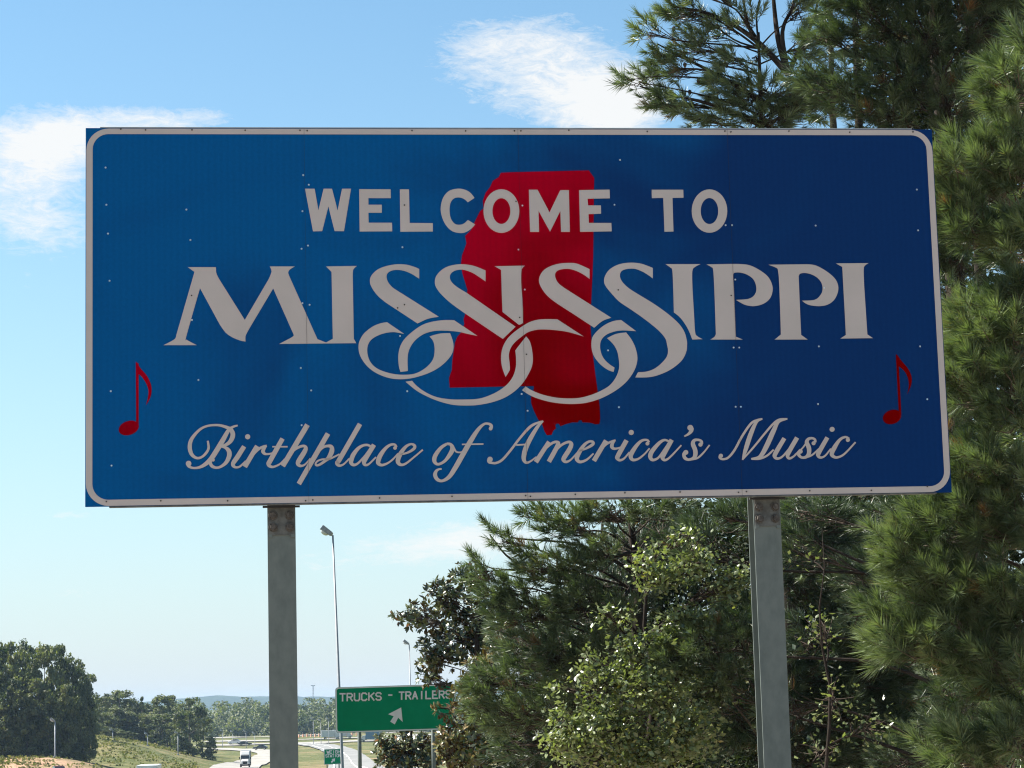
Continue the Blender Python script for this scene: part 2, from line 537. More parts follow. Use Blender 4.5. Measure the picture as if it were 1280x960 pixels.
M_bolt = noise_mat('bolt_steel', (.045, .038, .032), (.12, .105, .09), scale=60, rough=.7, metal=.3)
M_dark = noise_mat('dark_gap', (.012, .012, .014), (.02, .02, .022), rough=.8)
M_rivet = noise_mat('rivet_head', (.62, .66, .70), (.74, .77, .80), rough=.3, metal=.5)

sign = empty('welcome_sign', (S0[0], S0[1], float(ground_z(S0[0], S0[1]))),
             'large blue welcome sign with a red state map, on two steel posts', 'road sign')
def frame_ax():
    return np.array([ST, -SN, SZ])
pw = SW / 4
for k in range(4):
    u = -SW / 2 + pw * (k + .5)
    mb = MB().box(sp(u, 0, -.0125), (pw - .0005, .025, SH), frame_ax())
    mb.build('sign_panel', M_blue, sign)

def cr_close(pts):
    """closed outline; entries (x, y) are smooth, (x, y, 1) are corners -> dense list"""
    n = len(pts)
    c = [len(p) > 2 and p[2] == 1 for p in pts]
    P = [np.array(p[:2], float) for p in pts]
    out = []
    for i in range(n):
        a, b, d, e = P[i - 1], P[i], P[(i + 1) % n], P[(i + 2) % n]
        if c[i]: a = b
        if c[(i + 1) % n]: e = d
        if c[i] and c[(i + 1) % n]:
            out.append(b); continue
        L = np.linalg.norm(d - b)
        m = max(3, min(10, int(L / 2.0)))
        for t in np.linspace(0, 1, m, endpoint=False):
            out.append(.5 * ((2 * b) + (-a + d) * t + (2 * a - 5 * b + 4 * d - e) * t * t + (-a + 3 * b - 3 * d + e) * t ** 3))
    return out
class Flat:
    """thin cut sheets on the sign face"""
    count = 0
    def __init__(self, base=.0022):
        self.mb = MB(); self.base = base
    def lift(self):
        Flat.count += 1
        return self.base + (Flat.count % 60) * .00004
    def poly(self, pts, holes=()):
        n = self.lift()
        loops = [[Vector((*uv(*p[:2]), 0)) for p in L] for L in (pts, *holes)]
        flat = [p for L in loops for p in L]
        tri = tessellate_polygon(loops)
        V = [sp(p.x, p.y, n) for p in flat]
        F = []
        for t in tri:
            a, b, c = (flat[i] for i in t)
            ar = (b.x - a.x) * (c.y - a.y) - (b.y - a.y) * (c.x - a.x)
            F.append(tuple(t) if ar > 0 else tuple(t)[::-1])
        m = len(flat)
        V += [sp(p.x, p.y, .0003) for p in flat]
        o = 0
        for L in loops:
            for i in range(len(L)):
                j = (i + 1) % len(L)
                F.append((o + i, o + j, m + o + j, m + o + i))
            o += len(L)
        self.mb.add(V, F)
        return self
    def ribbon(self, pts):
        """(x, y, width) centre line of a brush stroke"""
        P = smooth_path([np.array(p, float) for p in pts], 8) if len(pts) > 2 else np.array(pts, float)
        T = np.gradient(P[:, :2], axis=0)
        T /= np.linalg.norm(T, axis=1)[:, None] + 1e-9
        N = np.stack([-T[:, 1], T[:, 0]], -1)
        h = P[:, 2:3] / 2
        A, B = P[:, :2] + N * h, P[:, :2] - N * h
        n = self.lift()
        V = [sp(*uv(*p), n) for p in A] + [sp(*uv(*p), n) for p in B]
        k = len(A)
        F = [(i, i + 1, k + i + 1, k + i) for i in range(k - 1)]
        self.mb.add(V, F)
        return self
    def disc(self, x, y, r, ry=None, rot=0, m=20):
        ry = ry or r
        c, s = math.cos(rot), math.sin(rot)
        return self.poly([(x + r * math.cos(a) * c - ry * math.sin(a) * s, y + r * math.cos(a) * s + ry * math.sin(a) * c) for a in np.linspace(0, 2 * math.pi, m, endpoint=False)])
    def build(self, name, mat):
        return self.mb.build(name, mat, sign)
def zm(ox, oy, s, pts):
    return [(ox + p[0] / s, oy + p[1] / s, *p[2:]) for p in pts]
def zr(ox, oy, s, pts):
    return [(ox + p[0] / s, oy + p[1] / s, p[2] / s) for p in pts]
def corners(pts):
    return [(p[0], p[1], 1) for p in pts]

# rounded white border
def rrect(x0, x1, y0, y1, r, m=10):
    out = []
    for cx, cy, a0 in ((x1 - r, y1 - r, 0), (x0 + r, y1 - r, 90), (x0 + r, y0 + r, 180), (x1 - r, y0 + r, 270)):
        for a in np.linspace(a0, a0 + 90, m):
            out.append((cx + r * math.cos(math.radians(a)), cy + r * math.sin(math.radians(a))))
    return out
hw, hh = SW / 2, SH / 2
oL = rrect(-hw + .004, hw - .004, -hh + .002, hh - .003, .125)
iL = rrect(-hw + .039, hw - .039, -hh + .036, hh - .035, .088)
mb = MB(); n = len(oL)
mb.add([sp(*p, .0020) for p in oL] + [sp(*p, .0020) for p in iL], [(i, (i + 1) % n, n + (i + 1) % n, n + i) for i in range(n)])
mb.add([sp(*p, .0002) for p in oL] + [sp(*p, .0020) for p in oL], [(i, (i + 1) % n, n + (i + 1) % n, n + i) for i in range(n)])
mb.build('border', M_white, sign)
# edge trim along the top and bottom, stiffening rails behind
MB().box(sp(.02, -hh - .004, -.014), (SW - .22, .034, .0075), frame_ax()).build('edge_trim', M_rust, sign)
MB().box(sp(-.02, hh + .003, -.014), (SW - .20, .034, .0055), frame_ax()).build('edge_trim', M_alu, sign)
for v in (-.80, 0, .80):
    mb = MB()
    mb.box(sp(0, v + .04, -.030), (SW - .1, .008, .05), frame_ax())
    mb.box(sp(0, v, -.0505), (SW - .1, .05, .006), frame_ax())
    mb.box(sp(0, v - .04, -.071), (SW - .1, .008, .05), frame_ax())
    mb.build('stiffening_rail', M_alu, sign)

# red state map
MAP = [(626, 216), (640, 215.3), (736, 213), (742.7, 222.5), (742.4, 237), (741.4, 320), (740.6, 341), (739, 376), (738, 407), (740, 436), (743.7, 465),
       (747, 489), (749.5, 508), (750.2, 524), (749, 530), (744, 530.4), (737.5, 528.3), (728, 528), (727, 525.2), (723.6, 525.2), (722.5, 528), (715, 528), (707.5, 530),
       (700.5, 533), (698.5, 529.6), (695.5, 529.6), (694, 532), (695, 535.6), (691.5, 538.5), (689.4, 543.6), (683.5, 544), (680.5, 539), (677.5, 530), (672.5, 524),
       (667, 512.5), (664, 504), (663.8, 497), (666.5, 490), (667.5, 482.5), (630, 483.2), (562.2, 484.6), (561.2, 472.5), (564.8, 462.5), (565.4, 450), (569, 427.5),
       (571.5, 421), (576.5, 415.5), (580.5, 405), (579.5, 399), (581.5, 393), (580, 384), (583.5, 374), (584.2, 362), (580.5, 350), (578, 342), (576.2, 330), (577.5, 319),
       (581, 310), (583.2, 304), (581.3, 295), (589, 287.5), (594, 276), (600, 264), (604.5, 260.5), (603.5, 251), (607, 241), (612.5, 234), (616, 226), (623.5, 221.5)]
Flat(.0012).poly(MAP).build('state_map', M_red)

# music notes
f = Flat(); Z = lambda p: zm(90, 410, 4, p)
f.disc(90 + 284 / 4, 410 + 500 / 4, 13, 8.7, -.33)
f.poly(corners(Z([(319, 171), (333, 178), (333, 490), (321, 484)])))
f.poly(cr_close(Z([(320, 168, 1), (345, 205), (375, 240), (395, 285), (397, 325), (387, 358), (370, 386, 1), (380, 345), (382, 310), (368, 272), (345, 240), (327, 226, 1)])))
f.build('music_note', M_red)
f = Flat(); Z = lambda p: zm(880, 410, 4, p)
f.disc(880 + 940 / 4, 410 + 445 / 4, 11.8, 8.7, -.33)
f.poly(corners(Z([(959, 133), (971, 140), (986, 432), (974, 428)])))
f.poly(cr_close(Z([(962, 131, 1), (990, 168), (1020, 205), (1037, 245), (1035, 285), (1016, 330, 1), (1024, 290), (1020, 252), (1002, 216), (968, 186, 1)])))
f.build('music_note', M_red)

def letter(*outlines, base=.0026, raw=False):
    f = Flat(base)
    for o in outlines:
        f.poly(o)
    return f.build('letter', M_white)
# WELCOME TO
Z4 = lambda p: zm(370, 190, 4, p)
letter(Z4([(45, 184), (93, 184), (112, 292), (138, 184), (180, 184), (208, 293), (230, 184), (275, 184), (240, 396), (193, 396), (162, 272), (131, 396), (85, 397)]))
letter(Z4([(316, 186), (473, 187), (474, 231), (362, 231), (362, 264), (429, 264), (429, 304), (362, 304), (363, 354), (480, 354), (481, 397), (318, 398)]))
letter(Z4([(519, 187), (565, 187), (568, 355), (684, 356), (684, 398), (522, 399)]))
letter(cr_close(zm(550, 200, 8, [(345, 380, 1), (278, 424, 1), (240, 390), (190, 375), (140, 385), (105, 430), (95, 510), (110, 590), (150, 640), (200, 648), (240, 635), (278, 600, 1), (352, 645, 1), (310, 690),
        (250, 725), (190, 730), (110, 705), (45, 630), (10, 530), (10, 450), (35, 370), (90, 310), (170, 288), (240, 295), (300, 325)])))
def ring_letter(cx, cy, rx, ry, ix, iy):
    E_ = lambda a, b: [(cx + a * math.cos(t), cy + b * math.sin(t)) for t in np.linspace(0, 2 * math.pi, 40, endpoint=False)]
    f = Flat(.0026); f.poly(E_(rx, ry), [E_(ix, iy)]); f.build('letter', M_white)
ring_letter(550 + 613.5 / 8, 200 + 511.5 / 8, 22.4, 27.3, 11.2, 16.1)
Z8 = lambda p: zm(640, 200, 8, p)
letter(Z8([(168, 298), (255, 298), (375, 525), (482, 302), (568, 302), (578, 720), (490, 720), (483, 510), (380, 718), (265, 508), (270, 720), (180, 720)]))
letter(Z8([(670, 302), (975, 297), (978, 384), (755, 388), (760, 455), (888, 455), (890, 538), (765, 542), (768, 630), (993, 630), (996, 714), (680, 720)]))
letter(zm(640, 190, 4, [(698, 189), (856, 189), (857, 229), (802, 230), (807, 398), (762, 399), (756, 230), (699, 231)]))
ring_letter(640 + 987 / 4, 190 + 295.5 / 4, 22.2, 27.1, 11.0, 16.3)
# MISSISSIPPI
A = lambda x, y, *c: (200 + x / 8, 320 + y / 8, *c)
B = lambda x, y, *c: (320 + x / 8, 320 + y / 8, *c)
letter(cr_close([A(278, 112, 1), A(560, 112, 1), A(562, 165), A(580, 210), A(600, 245, 1), A(848, 640, 1), A(1085, 235, 1), A(1105, 190), A(1116, 150), A(1098, 105, 1), B(388, 105, 1), B(340, 135), B(322, 165),
        B(332, 200, 1), B(600, 800), B(616, 830), B(640, 842), B(700, 866, 1), B(768, 828, 1), B(755, 160, 1), B(700, 105, 1), B(1010, 100, 1), B(978, 128), B(968, 170), B(969, 300), B(978, 830, 1), B(1003, 872, 1), B(232, 880, 1),
        B(360, 812), B(378, 790, 1), B(172, 325, 1), A(900, 715, 1), A(872, 765), A(855, 805), A(855, 856, 1), A(800, 845), A(720, 812), A(655, 765), A(600, 690, 1), A(400, 322, 1), A(264, 800), A(262, 835, 1), A(290, 852), A(368, 892, 1),
        A(35, 892, 1), A(90, 865), A(150, 828), A(165, 785, 1), A(345, 160, 1)]))
Z1 = lambda p: zm(440, 320, 8, p)
letter(cr_close(Z1([(672, 130, 1), (672, 228, 1), (600, 182), (530, 152), (460, 139), (400, 146), (358, 170), (345, 210), (360, 260), (400, 310), (450, 345), (500, 376, 1), (868, 608, 1), (760, 628), (655, 675, 1), (450, 540, 1),
        (330, 460), (250, 390), (195, 310), (178, 250), (195, 195), (250, 140), (330, 105), (440, 84), (540, 87), (620, 108)])))
Z2 = lambda p: zm(540, 320, 8, p)
letter(cr_close(Z2([(535, 145, 1), (535, 255, 1), (470, 210), (400, 167), (310, 138), (235, 145), (190, 175), (178, 215), (195, 260), (250, 310), (340, 365, 1), (835, 708, 1), (708, 830, 1), (330, 575, 1), (200, 482), (110, 402),
        (50, 330), (28, 270), (40, 205), (90, 145), (160, 105), (250, 85), (330, 85), (420, 100)])))
letter(cr_close(Z2([(625, 103, 1), (930, 97, 1), (902, 125), (892, 170), (893, 300), (908, 500), (910, 650), (902, 675), (870, 690, 1), (705, 560, 1), (698, 400), (690, 140, 1)])))
Z3 = lambda p: zm(660, 320, 8, p)
letter(cr_close(Z3([(615, 132, 1), (615, 230, 1), (560, 190), (490, 153), (410, 130), (330, 135), (285, 155), (270, 190), (280, 235), (310, 280), (375, 328, 1), (832, 618, 1), (745, 650), (662, 718, 1), (460, 585, 1), (300, 482), (200, 405),
        (140, 330), (110, 260), (118, 200), (160, 140), (230, 100), (310, 78), (400, 70), (490, 78)])))
c = lambda x, y, *k: (740 + x / 8, 320 + y / 8, *k)
d = lambda x, y, *k: (720 + x / 8, 395 + y / 8, *k)
letter(cr_close([c(607, 120, 1), c(607, 225, 1), c(560, 190), c(500, 155), c(430, 129), c(360, 129), c(300, 147), c(278, 190), c(290, 240), c(330, 290), c(400, 345), c(600, 467), c(720, 550), c(810, 622), c(880, 692), c(925, 765), c(948, 850),
        d(1109, 300), d(1104, 350), d(1075, 420), d(1020, 482), d(930, 545), d(820, 592), d(720, 613), d(592, 615, 1), d(620, 562, 1), d(700, 557), d(780, 529), d(850, 476), d(905, 410), d(920, 350), d(910, 290),
        c(735, 830), c(680, 760), c(600, 690), c(490, 606), c(380, 530), c(270, 455), c(190, 370), c(135, 300), c(120, 250), c(130, 200), c(170, 140), c(240, 95), c(320, 73), c(410, 68), c(500, 80)]))
letter(cr_close([c(735, 82, 1), c(1085, 82, 1), c(1030, 110), c(1003, 150), c(1003, 300), c(1020, 600), c(1030, 760), c(1048, 800), c(1105, 832, 1), c(1003, 836, 1), c(960, 732), c(905, 645), c(860, 597), c(818, 565, 1), c(812, 350), c(803, 150), c(785, 118)]))
# the knotted rings that hang from the four S
z5 = lambda x, y, *k: (440 + x / 8, 395 + y / 8, *k)
z6 = lambda x, y, *k: (540 + x / 8, 395 + y / 8, *k)
z7 = lambda x, y, *k: (640 + x / 8, 395 + y / 8, *k)
letter(cr_close([z5(*p) for p in [(522, 180, 1), (350, 62, 1), (280, 75), (200, 110), (120, 175), (75, 250), (65, 310), (75, 380), (110, 450), (170, 520), (250, 575), (350, 615), (450, 632), (560, 628), (660, 607), (780, 565), (880, 508), (960, 435),
        (1005, 365), (1015, 300), (1005, 240), (980, 172, 1), (900, 174), (840, 185), (775, 205, 1), (810, 250), (825, 310), (822, 390), (800, 450), (750, 507), (690, 550), (620, 579), (540, 588), (450, 585), (350, 565), (260, 530), (200, 482), (165, 420),
        (152, 350), (160, 290), (190, 240), (250, 200), (330, 172), (420, 162)]]))
letter(cr_close([z5(*p) for p in [(1255, 200, 1), (1020, 42, 1), (920, 42), (800, 58), (700, 92), (600, 160), (520, 237), (478, 315), (463, 400), (468, 500), (485, 560, 1), (558, 550, 1), (555, 450), (562, 370), (590, 300), (640, 236), (720, 180), (820, 151), (930, 147),
        (1060, 158), (1150, 178)]]))
letter(cr_close([z5(535, 658, 1), z5(600, 648, 1), z5(650, 702), z5(740, 765), z5(850, 812), z5(980, 833), z6(300, 836), z6(450, 830), z6(560, 800), z6(660, 752), z6(750, 685), z6(810, 603), z6(838, 510), z6(840, 420), z6(832, 345, 1), z6(940, 205, 1),
        z6(975, 250), z6(995, 315), z6(1008, 420), z6(1000, 500), z6(960, 590), z6(900, 680), z6(820, 758), z6(720, 820), z6(600, 863), z6(480, 887), z6(400, 895), z6(280, 895), z5(980, 883), z5(860, 850), z5(740, 800), z5(640, 743)]))
letter(cr_close([z7(715, 205, 1), z7(455, 35, 1), z7(380, 32), z7(270, 36), z7(180, 60), z7(90, 112), z7(0, 180), z6(740, 248), z6(702, 330), z6(690, 420), z6(700, 510), z6(735, 612, 1), z6(770, 555), z6(778, 530), z6(775, 470), z6(768, 390), z6(787, 320), z6(830, 262),
        z7(90, 212), z7(160, 163), z7(240, 140), z7(320, 135), z7(430, 142), z7(560, 161)]))
letter(cr_close([z7(*p) for p in [(100, 742, 1), (135, 705, 1), (200, 745), (300, 785), (430, 815), (560, 825), (680, 818), (800, 786), (900, 742), (980, 690), (1040, 610), (1070, 520), (1067, 430), (1050, 350), (1010, 280), (950, 222, 1), (1040, 180), (1140, 165, 1), (1190, 230),
        (1230, 310), (1252, 400), (1248, 470), (1220, 550), (1160, 640), (1080, 715), (980, 780), (880, 828), (760, 865), (640, 880), (520, 878), (380, 860), (240, 820), (160, 782)]]))
letter(cr_close([z7(*p) for p in [(1240, 152, 1), (1090, 40, 1), (1010, 52), (930, 88), (860, 142), (808, 205), (793, 270), (800, 350), (830, 420), (890, 490), (960, 540), (1015, 560, 1), (1025, 517, 1), (970, 480), (920, 430), (890, 370), (880, 300), (893, 240), (940, 190), (1010, 160), (1100, 145)]]))
letter(cr_close(zm(840, 320, 8, [(345, 85, 1), (600, 80, 1), (690, 82), (780, 95), (880, 145), (960, 210), (1000, 290), (1003, 360), (975, 430), (910, 480), (820, 502), (740, 492), (690, 470), (640, 440, 1), (760, 430), (815, 400), (842, 350), (838, 290), (810, 230), (750, 187),
        (680, 166), (620, 170), (612, 200, 1), (622, 400), (638, 808, 1), (705, 836, 1), (383, 836, 1), (425, 808), (438, 780, 1), (425, 400), (412, 150), (393, 112)])))
letter(cr_close(zm(960, 320, 8, [(5, 88, 1), (340, 84, 1), (430, 86), (500, 105), (600, 165), (670, 230), (700, 300), (695, 370), (660, 440), (600, 485), (520, 502), (430, 495), (380, 477), (340, 448, 1), (460, 440), (512, 405), (543, 350), (538, 280), (500, 225), (440, 187), (370, 170),
        (320, 178), (305, 205, 1), (315, 450), (330, 790, 1), (395, 836, 1), (65, 836, 1), (128, 785, 1), (112, 300), (100, 150), (80, 118)])))
letter(cr_close(zm(960, 320, 8, [(680, 75, 1), (1005, 72, 1), (967, 98), (955, 140), (960, 300, 1), (992, 785, 1), (1048, 822, 1), (722, 826, 1), (778, 790, 1), (742, 110, 1)])))

# Birthplace of America's Music: brush lettering
def script(z, *strokes, dots=()):
    f = Flat(.0026)
    for s in strokes:
        f.ribbon(zr(*z, s))
        e0 = s[0]; e1 = s[-1]
    for x, y, r in dots:
        f.disc(z[0] + x / z[2], z[1] + y / z[2], r / z[2])
    f.build('letter', M_white)
S1, S2, S3, S4, S5, S6, S8 = (225, 510, 8), (325, 510, 8), (425, 510, 8), (525, 510, 8), (625, 510, 8), (725, 500, 8), (890, 500, 6.4)
script(S1, [(278, 328, 20), (286, 400, 24), (262, 450, 26), (215, 492, 24), (165, 500, 26), (118, 465, 36), (98, 400, 42), (108, 330, 38), (150, 265, 30), (215, 205, 24), (290, 177, 22), (380, 172, 24), (450, 188, 30), (505, 215, 40), (528, 258, 46), (520, 305, 46), (490, 348, 38), (440, 376, 26), (388, 386, 14)],
       [(388, 384, 14), (450, 395, 28), (488, 430, 44), (492, 480, 46), (465, 540, 38), (420, 580, 28), (370, 598, 24), (322, 583, 32), (304, 550, 32), (312, 520, 28), (338, 514, 22)],
       [(577, 175, 18), (530, 190, 24), (485, 225, 36), (430, 320, 48), (370, 420, 50), (310, 510, 48), (250, 565, 38), (190, 595, 26), (130, 600, 22), (88, 583, 28), (72, 556, 28)], dots=((86, 556, 28), (332, 520, 16)))
script(S1, [(642, 384, 46), (575, 490, 48), (535, 548, 44), (533, 578, 34), (560, 594, 24), (600, 585, 20), (660, 530, 18)], dots=((677, 288, 26),))
script(S1, [(772, 380, 46), (648, 590, 48)], [(665, 572, 14), (720, 482, 24), (780, 417, 26), (830, 388, 24), (868, 378, 22)], [(858, 382, 24), (840, 405, 34), (830, 435, 36), (846, 457, 28), (875, 462, 20), (915, 455, 18), (940, 445, 16)])
script(S1, [(1026, 306, 46), (905, 522, 48), (886, 562, 42), (905, 585, 30), (940, 588, 22), (1000, 560, 18), (1050, 510, 16)], [(923, 388, 15), (1076, 388, 15)])
script(S2, [(475, 168, 52), (228, 582, 48)], [(260, 522, 18), (330, 432, 24), (390, 392, 26), (438, 381, 28), (458, 402, 38), (440, 447, 48), (388, 530, 48), (380, 562, 38), (408, 580, 26), (450, 565, 18), (505, 505, 16)])
script(S2, [(680, 256, 50), (388, 760, 48)], [(560, 472, 18), (620, 402, 24), (670, 381, 26), (712, 388, 38), (718, 432, 48), (690, 492, 42), (655, 526, 30), (600, 565, 24), (566, 574, 22), (556, 558, 18), (575, 532, 18), (620, 515, 18), (690, 510, 20), (750, 485, 18), (795, 462, 16)])
script(S2, [(1000, 160, 48), (805, 498, 48), (774, 545, 44), (778, 568, 34), (802, 577, 24), (840, 560, 18), (895, 505, 16)])
script(S2, [(1112, 388, 22), (1075, 371, 24), (1030, 376, 26), (980, 407, 34), (932, 470, 44), (911, 530, 44), (917, 558, 36), (942, 570, 28), (980, 553, 22), (1040, 490, 20), (1100, 410, 18)],
       [(1140, 368, 46), (1055, 508, 46), (1040, 548, 40), (1054, 570, 28), (1090, 560, 20), (1160, 492, 16)])
script(S3, [(566, 392, 22), (545, 366, 22), (500, 371, 26), (450, 410, 34), (400, 480, 46), (381, 538, 44), (392, 563, 34), (425, 571, 26), (480, 550, 20), (530, 512, 18), (582, 455, 16)], dots=((550, 400, 18),))
script(S3, [(600, 468, 16), (680, 445, 22), (738, 408, 30), (745, 378, 30), (710, 362, 22), (660, 386, 30), (612, 445, 42), (582, 508, 46), (582, 548, 40), (612, 569, 28), (660, 555, 22), (740, 492, 18), (828, 418, 18)])
script(S4, [(270, 358, 26), (210, 398, 34), (156, 470, 42), (142, 520, 42), (155, 552, 32), (190, 562, 26), (250, 528, 30), (308, 450, 44), (324, 402, 44), (306, 366, 30), (268, 358, 26)], [(338, 400, 20), (358, 435, 18), (395, 445, 16), (432, 435, 16)])
script(S4, [(712, 200, 34), (710, 175, 32), (685, 159, 24), (640, 162, 24), (582, 215, 36), (512, 320, 48), (430, 462, 50), (350, 602, 48), (290, 690, 40), (222, 729, 28), (172, 714, 36), (150, 670, 40), (162, 632, 30), (190, 613, 20), (216, 611, 16)],
       [(418, 365, 15), (634, 361, 15)], dots=((706, 206, 19),))
script(S5, [(-118, 515, 26), (-112, 540, 26), (-85, 549, 24), (-40, 550, 24), (20, 520, 24), (100, 430, 24), (200, 300, 24), (300, 190, 28), (380, 146, 20), (432, 130, 12)],
       [(432, 132, 12), (380, 182, 32), (312, 290, 44), (258, 400, 48), (237, 490, 46), (246, 533, 34), (270, 547, 24), (310, 530, 18), (365, 488, 14)], [(162, 371, 16), (255, 365, 16)], dots=((-100, 514, 27),))
script(S5, [(490, 338, 42), (358, 542, 46)], [(400, 472, 16), (470, 392, 24), (530, 347, 26), (572, 342, 30), (580, 365, 42), (540, 445, 46), (488, 538, 46)],
       [(530, 462, 16), (600, 382, 24), (660, 347, 26), (698, 342, 30), (712, 367, 42), (690, 420, 46), (640, 498, 46), (637, 526, 36), (665, 539, 26), (710, 515, 18), (775, 445, 16)])
script(S5, [(785, 432, 16), (860, 405, 22), (925, 366, 30), (928, 340, 26), (890, 336, 24), (840, 372, 32), (788, 450, 44), (768, 498, 44), (778, 528, 36), (810, 539, 28), (870, 515, 22), (935, 455, 16)])
script(S5, [(1060, 325, 44), (938, 530, 46)], [(980, 460, 16), (1050, 372, 24), (1110, 338, 22), (1155, 323, 20)], [(1140, 330, 24), (1122, 360, 34), (1118, 388, 36), (1135, 406, 28), (1170, 405, 20), (1225, 388, 16)])
script(S6, [(465, 403, 46), (380, 556, 46), (375, 586, 36), (400, 602, 26), (440, 585, 20), (495, 522, 16)], dots=((512, 325, 26),))
script(S6, [(690, 425, 24), (670, 401, 22), (620, 406, 26), (570, 450, 36), (516, 530, 46), (507, 573, 40), (530, 599, 30), (580, 590, 22), (640, 545, 18), (695, 484, 16)], dots=((674, 436, 19),))
script(S6, [(885, 412, 20), (842, 401, 24), (790, 432, 34), (722, 510, 44), (702, 558, 44), (712, 592, 34), (742, 599, 26), (790, 570, 22), (860, 470, 20), (900, 410, 18)],
       [(917, 398, 44), (835, 548, 46), (826, 583, 38), (850, 601, 26), (890, 580, 20), (950, 520, 18), (1012, 453, 15)])
script(S6, [(1118, 276, 36), (1112, 308, 38), (1085, 340, 26), (1042, 364, 14)], dots=((1102, 278, 29),))
script(S6, [(1218, 440, 26), (1212, 412, 26), (1180, 399, 24), (1142, 405, 32), (1128, 440, 42), (1150, 500, 44), (1152, 550, 42), (1130, 583, 30), (1085, 597, 26), (1048, 580, 34), (1038, 545, 34), (1048, 520, 28)],
       [(1120, 596, 18), (1180, 577, 20), (1240, 520, 18), (1295, 450, 16)], dots=((1204, 446, 21), (1058, 524, 24)))
script(S8, [(58, 450, 18), (64, 466, 18), (90, 474, 18), (130, 460, 18), (180, 400, 19), (240, 290, 19), (310, 190, 19), (360, 162, 18), (402, 150, 12)], [(402, 152, 10), (355, 176, 24), (310, 270, 36), (270, 390, 34), (243, 480, 12)],
       [(243, 478, 12), (330, 380, 16), (420, 270, 17), (490, 190, 18), (540, 157, 18), (602, 152, 14)], [(592, 152, 16), (530, 175, 26), (490, 250, 38), (440, 360, 40), (402, 430, 34), (370, 460, 24), (312, 472, 14)],
       [(320, 474, 12), (380, 470, 17), (440, 445, 17), (492, 398, 14)], dots=((70, 447, 17),))
script(S8, [(578, 306, 34), (508, 425, 36), (502, 456, 28), (526, 469, 20), (565, 450, 16), (620, 385, 14)], [(680, 301, 36), (614, 416, 36), (604, 452, 28), (622, 467, 20), (660, 445, 15), (704, 396, 13)])
script(S8, [(825, 340, 20), (822, 318, 20), (800, 306, 19), (770, 313, 24), (757, 340, 32), (774, 385, 36), (773, 430, 32), (750, 457, 24), (715, 460, 20), (692, 437, 26), (698, 412, 20)], [(660, 440, 12), (720, 388, 13), (765, 325, 13)],
       [(745, 463, 14), (800, 440, 15), (855, 390, 13)], dots=((812, 346, 16), (706, 412, 18)))
script(S8, [(922, 300, 34), (855, 418, 36), (850, 448, 28), (870, 461, 19), (905, 445, 15), (950, 390, 13)], dots=((960, 235, 20),))
script(S8, [(1096, 312, 20), (1065, 297, 18), (1020, 320, 24), (976, 385, 36), (957, 430, 34), (971, 453, 25), (1005, 459, 19), (1060, 430, 16), (1147, 338, 14)], dots=((1086, 320, 16),))

# panel joints, rivets and screws
for px in (383.5, 653.5, 919):
    k = round((uv(px, 400)[0] + hw) / pw)
    MB().box(sp(-hw + k * pw, 0, .0058), (.0011, .0006, SH - .004), frame_ax()).build('panel_joint', M_dark, sign)
RIV = [(132, 209.5), (133, 256), (135, 292), (137, 351), (233, 262), (379, 219), (386, 231), (378, 264), (377, 311), (385, 307), (503, 309), (653, 257), (648, 312), (656, 362), (768, 256), (907, 281.5), (915, 281.5), (1019.5, 282), (1146, 237), (1147.5, 288),
       (919, 349.5), (387, 381), (378, 379), (138.5, 489), (248, 475), (376, 460), (389, 488), (139.5, 582), (377, 531.5), (509, 489), (652, 492.5), (659.5, 513.5), (760, 438), (773.5, 509), (919.5, 508.5), (926, 508.5), (917, 434.5), (924, 434.5),
       (1023.5, 433), (1150, 433), (1022.5, 505), (1159, 499), (238, 300), (240, 400), (500, 420), (775, 200), (1030, 360)]
mb = MB()
for x, y in RIV:
    u, v = uv(x, y)
    P0 = [sp(u + .0058 * math.cos(a), v + .0058 * math.sin(a), .0004) for a in np.linspace(0, 6.283, 8, endpoint=False)]
    P1 = [sp(u + .0038 * math.cos(a), v + .0038 * math.sin(a), .0062) for a in np.linspace(0, 6.283, 8, endpoint=False)]
    mb.add(P0 + P1, [(i, (i + 1) % 8, 8 + (i + 1) % 8, 8 + i) for i in range(8)] + [tuple(range(8, 16))])
put(mb.build('rivets', M_rivet, sign), kind='stuff')
SCR = [(151, 161.5), (182, 162.5), (240, 162.5), (306.5, 163), (375, 163), (384, 163.5), (515, 163.3), (582, 163.7), (643, 163.7), (651, 163.7), (711, 163), (809, 164.5), (906, 164), (913.5, 165), (986, 164), (1062, 165.5), (1141, 165),
       (133, 627), (201, 626), (284.5, 626), (382, 626), (391, 625), (474.5, 622.5), (565, 620.5), (657, 619.5), (663, 620.5), (719, 618), (781, 616), (850, 615), (923, 615.5), (933, 614.5), (1012, 613.5), (1089, 613), (1159, 608),
       (239.5, 369.5), (505.5, 381), (497, 385), (772.7, 362.5), (913.8, 369.5), (649.5, 397), (658, 443), (505.5, 256.5), (645, 252)]
mb = MB()
for x, y in SCR:
    u, v = uv(x, y)
    P0 = [sp(u + .0050 * math.cos(a), v + .0050 * math.sin(a), .0015) for a in np.linspace(0, 6.283, 6, endpoint=False)]
    P1 = [sp(u + .0045 * math.cos(a), v + .0045 * math.sin(a), .0068) for a in np.linspace(0, 6.283, 6, endpoint=False)]
    mb.add(P0 + P1, [(i, (i + 1) % 6, 6 + (i + 1) % 6, 6 + i) for i in range(6)] + [tuple(range(6, 12))])
put(mb.build('border_screws', M_bolt, sign), kind='stuff')

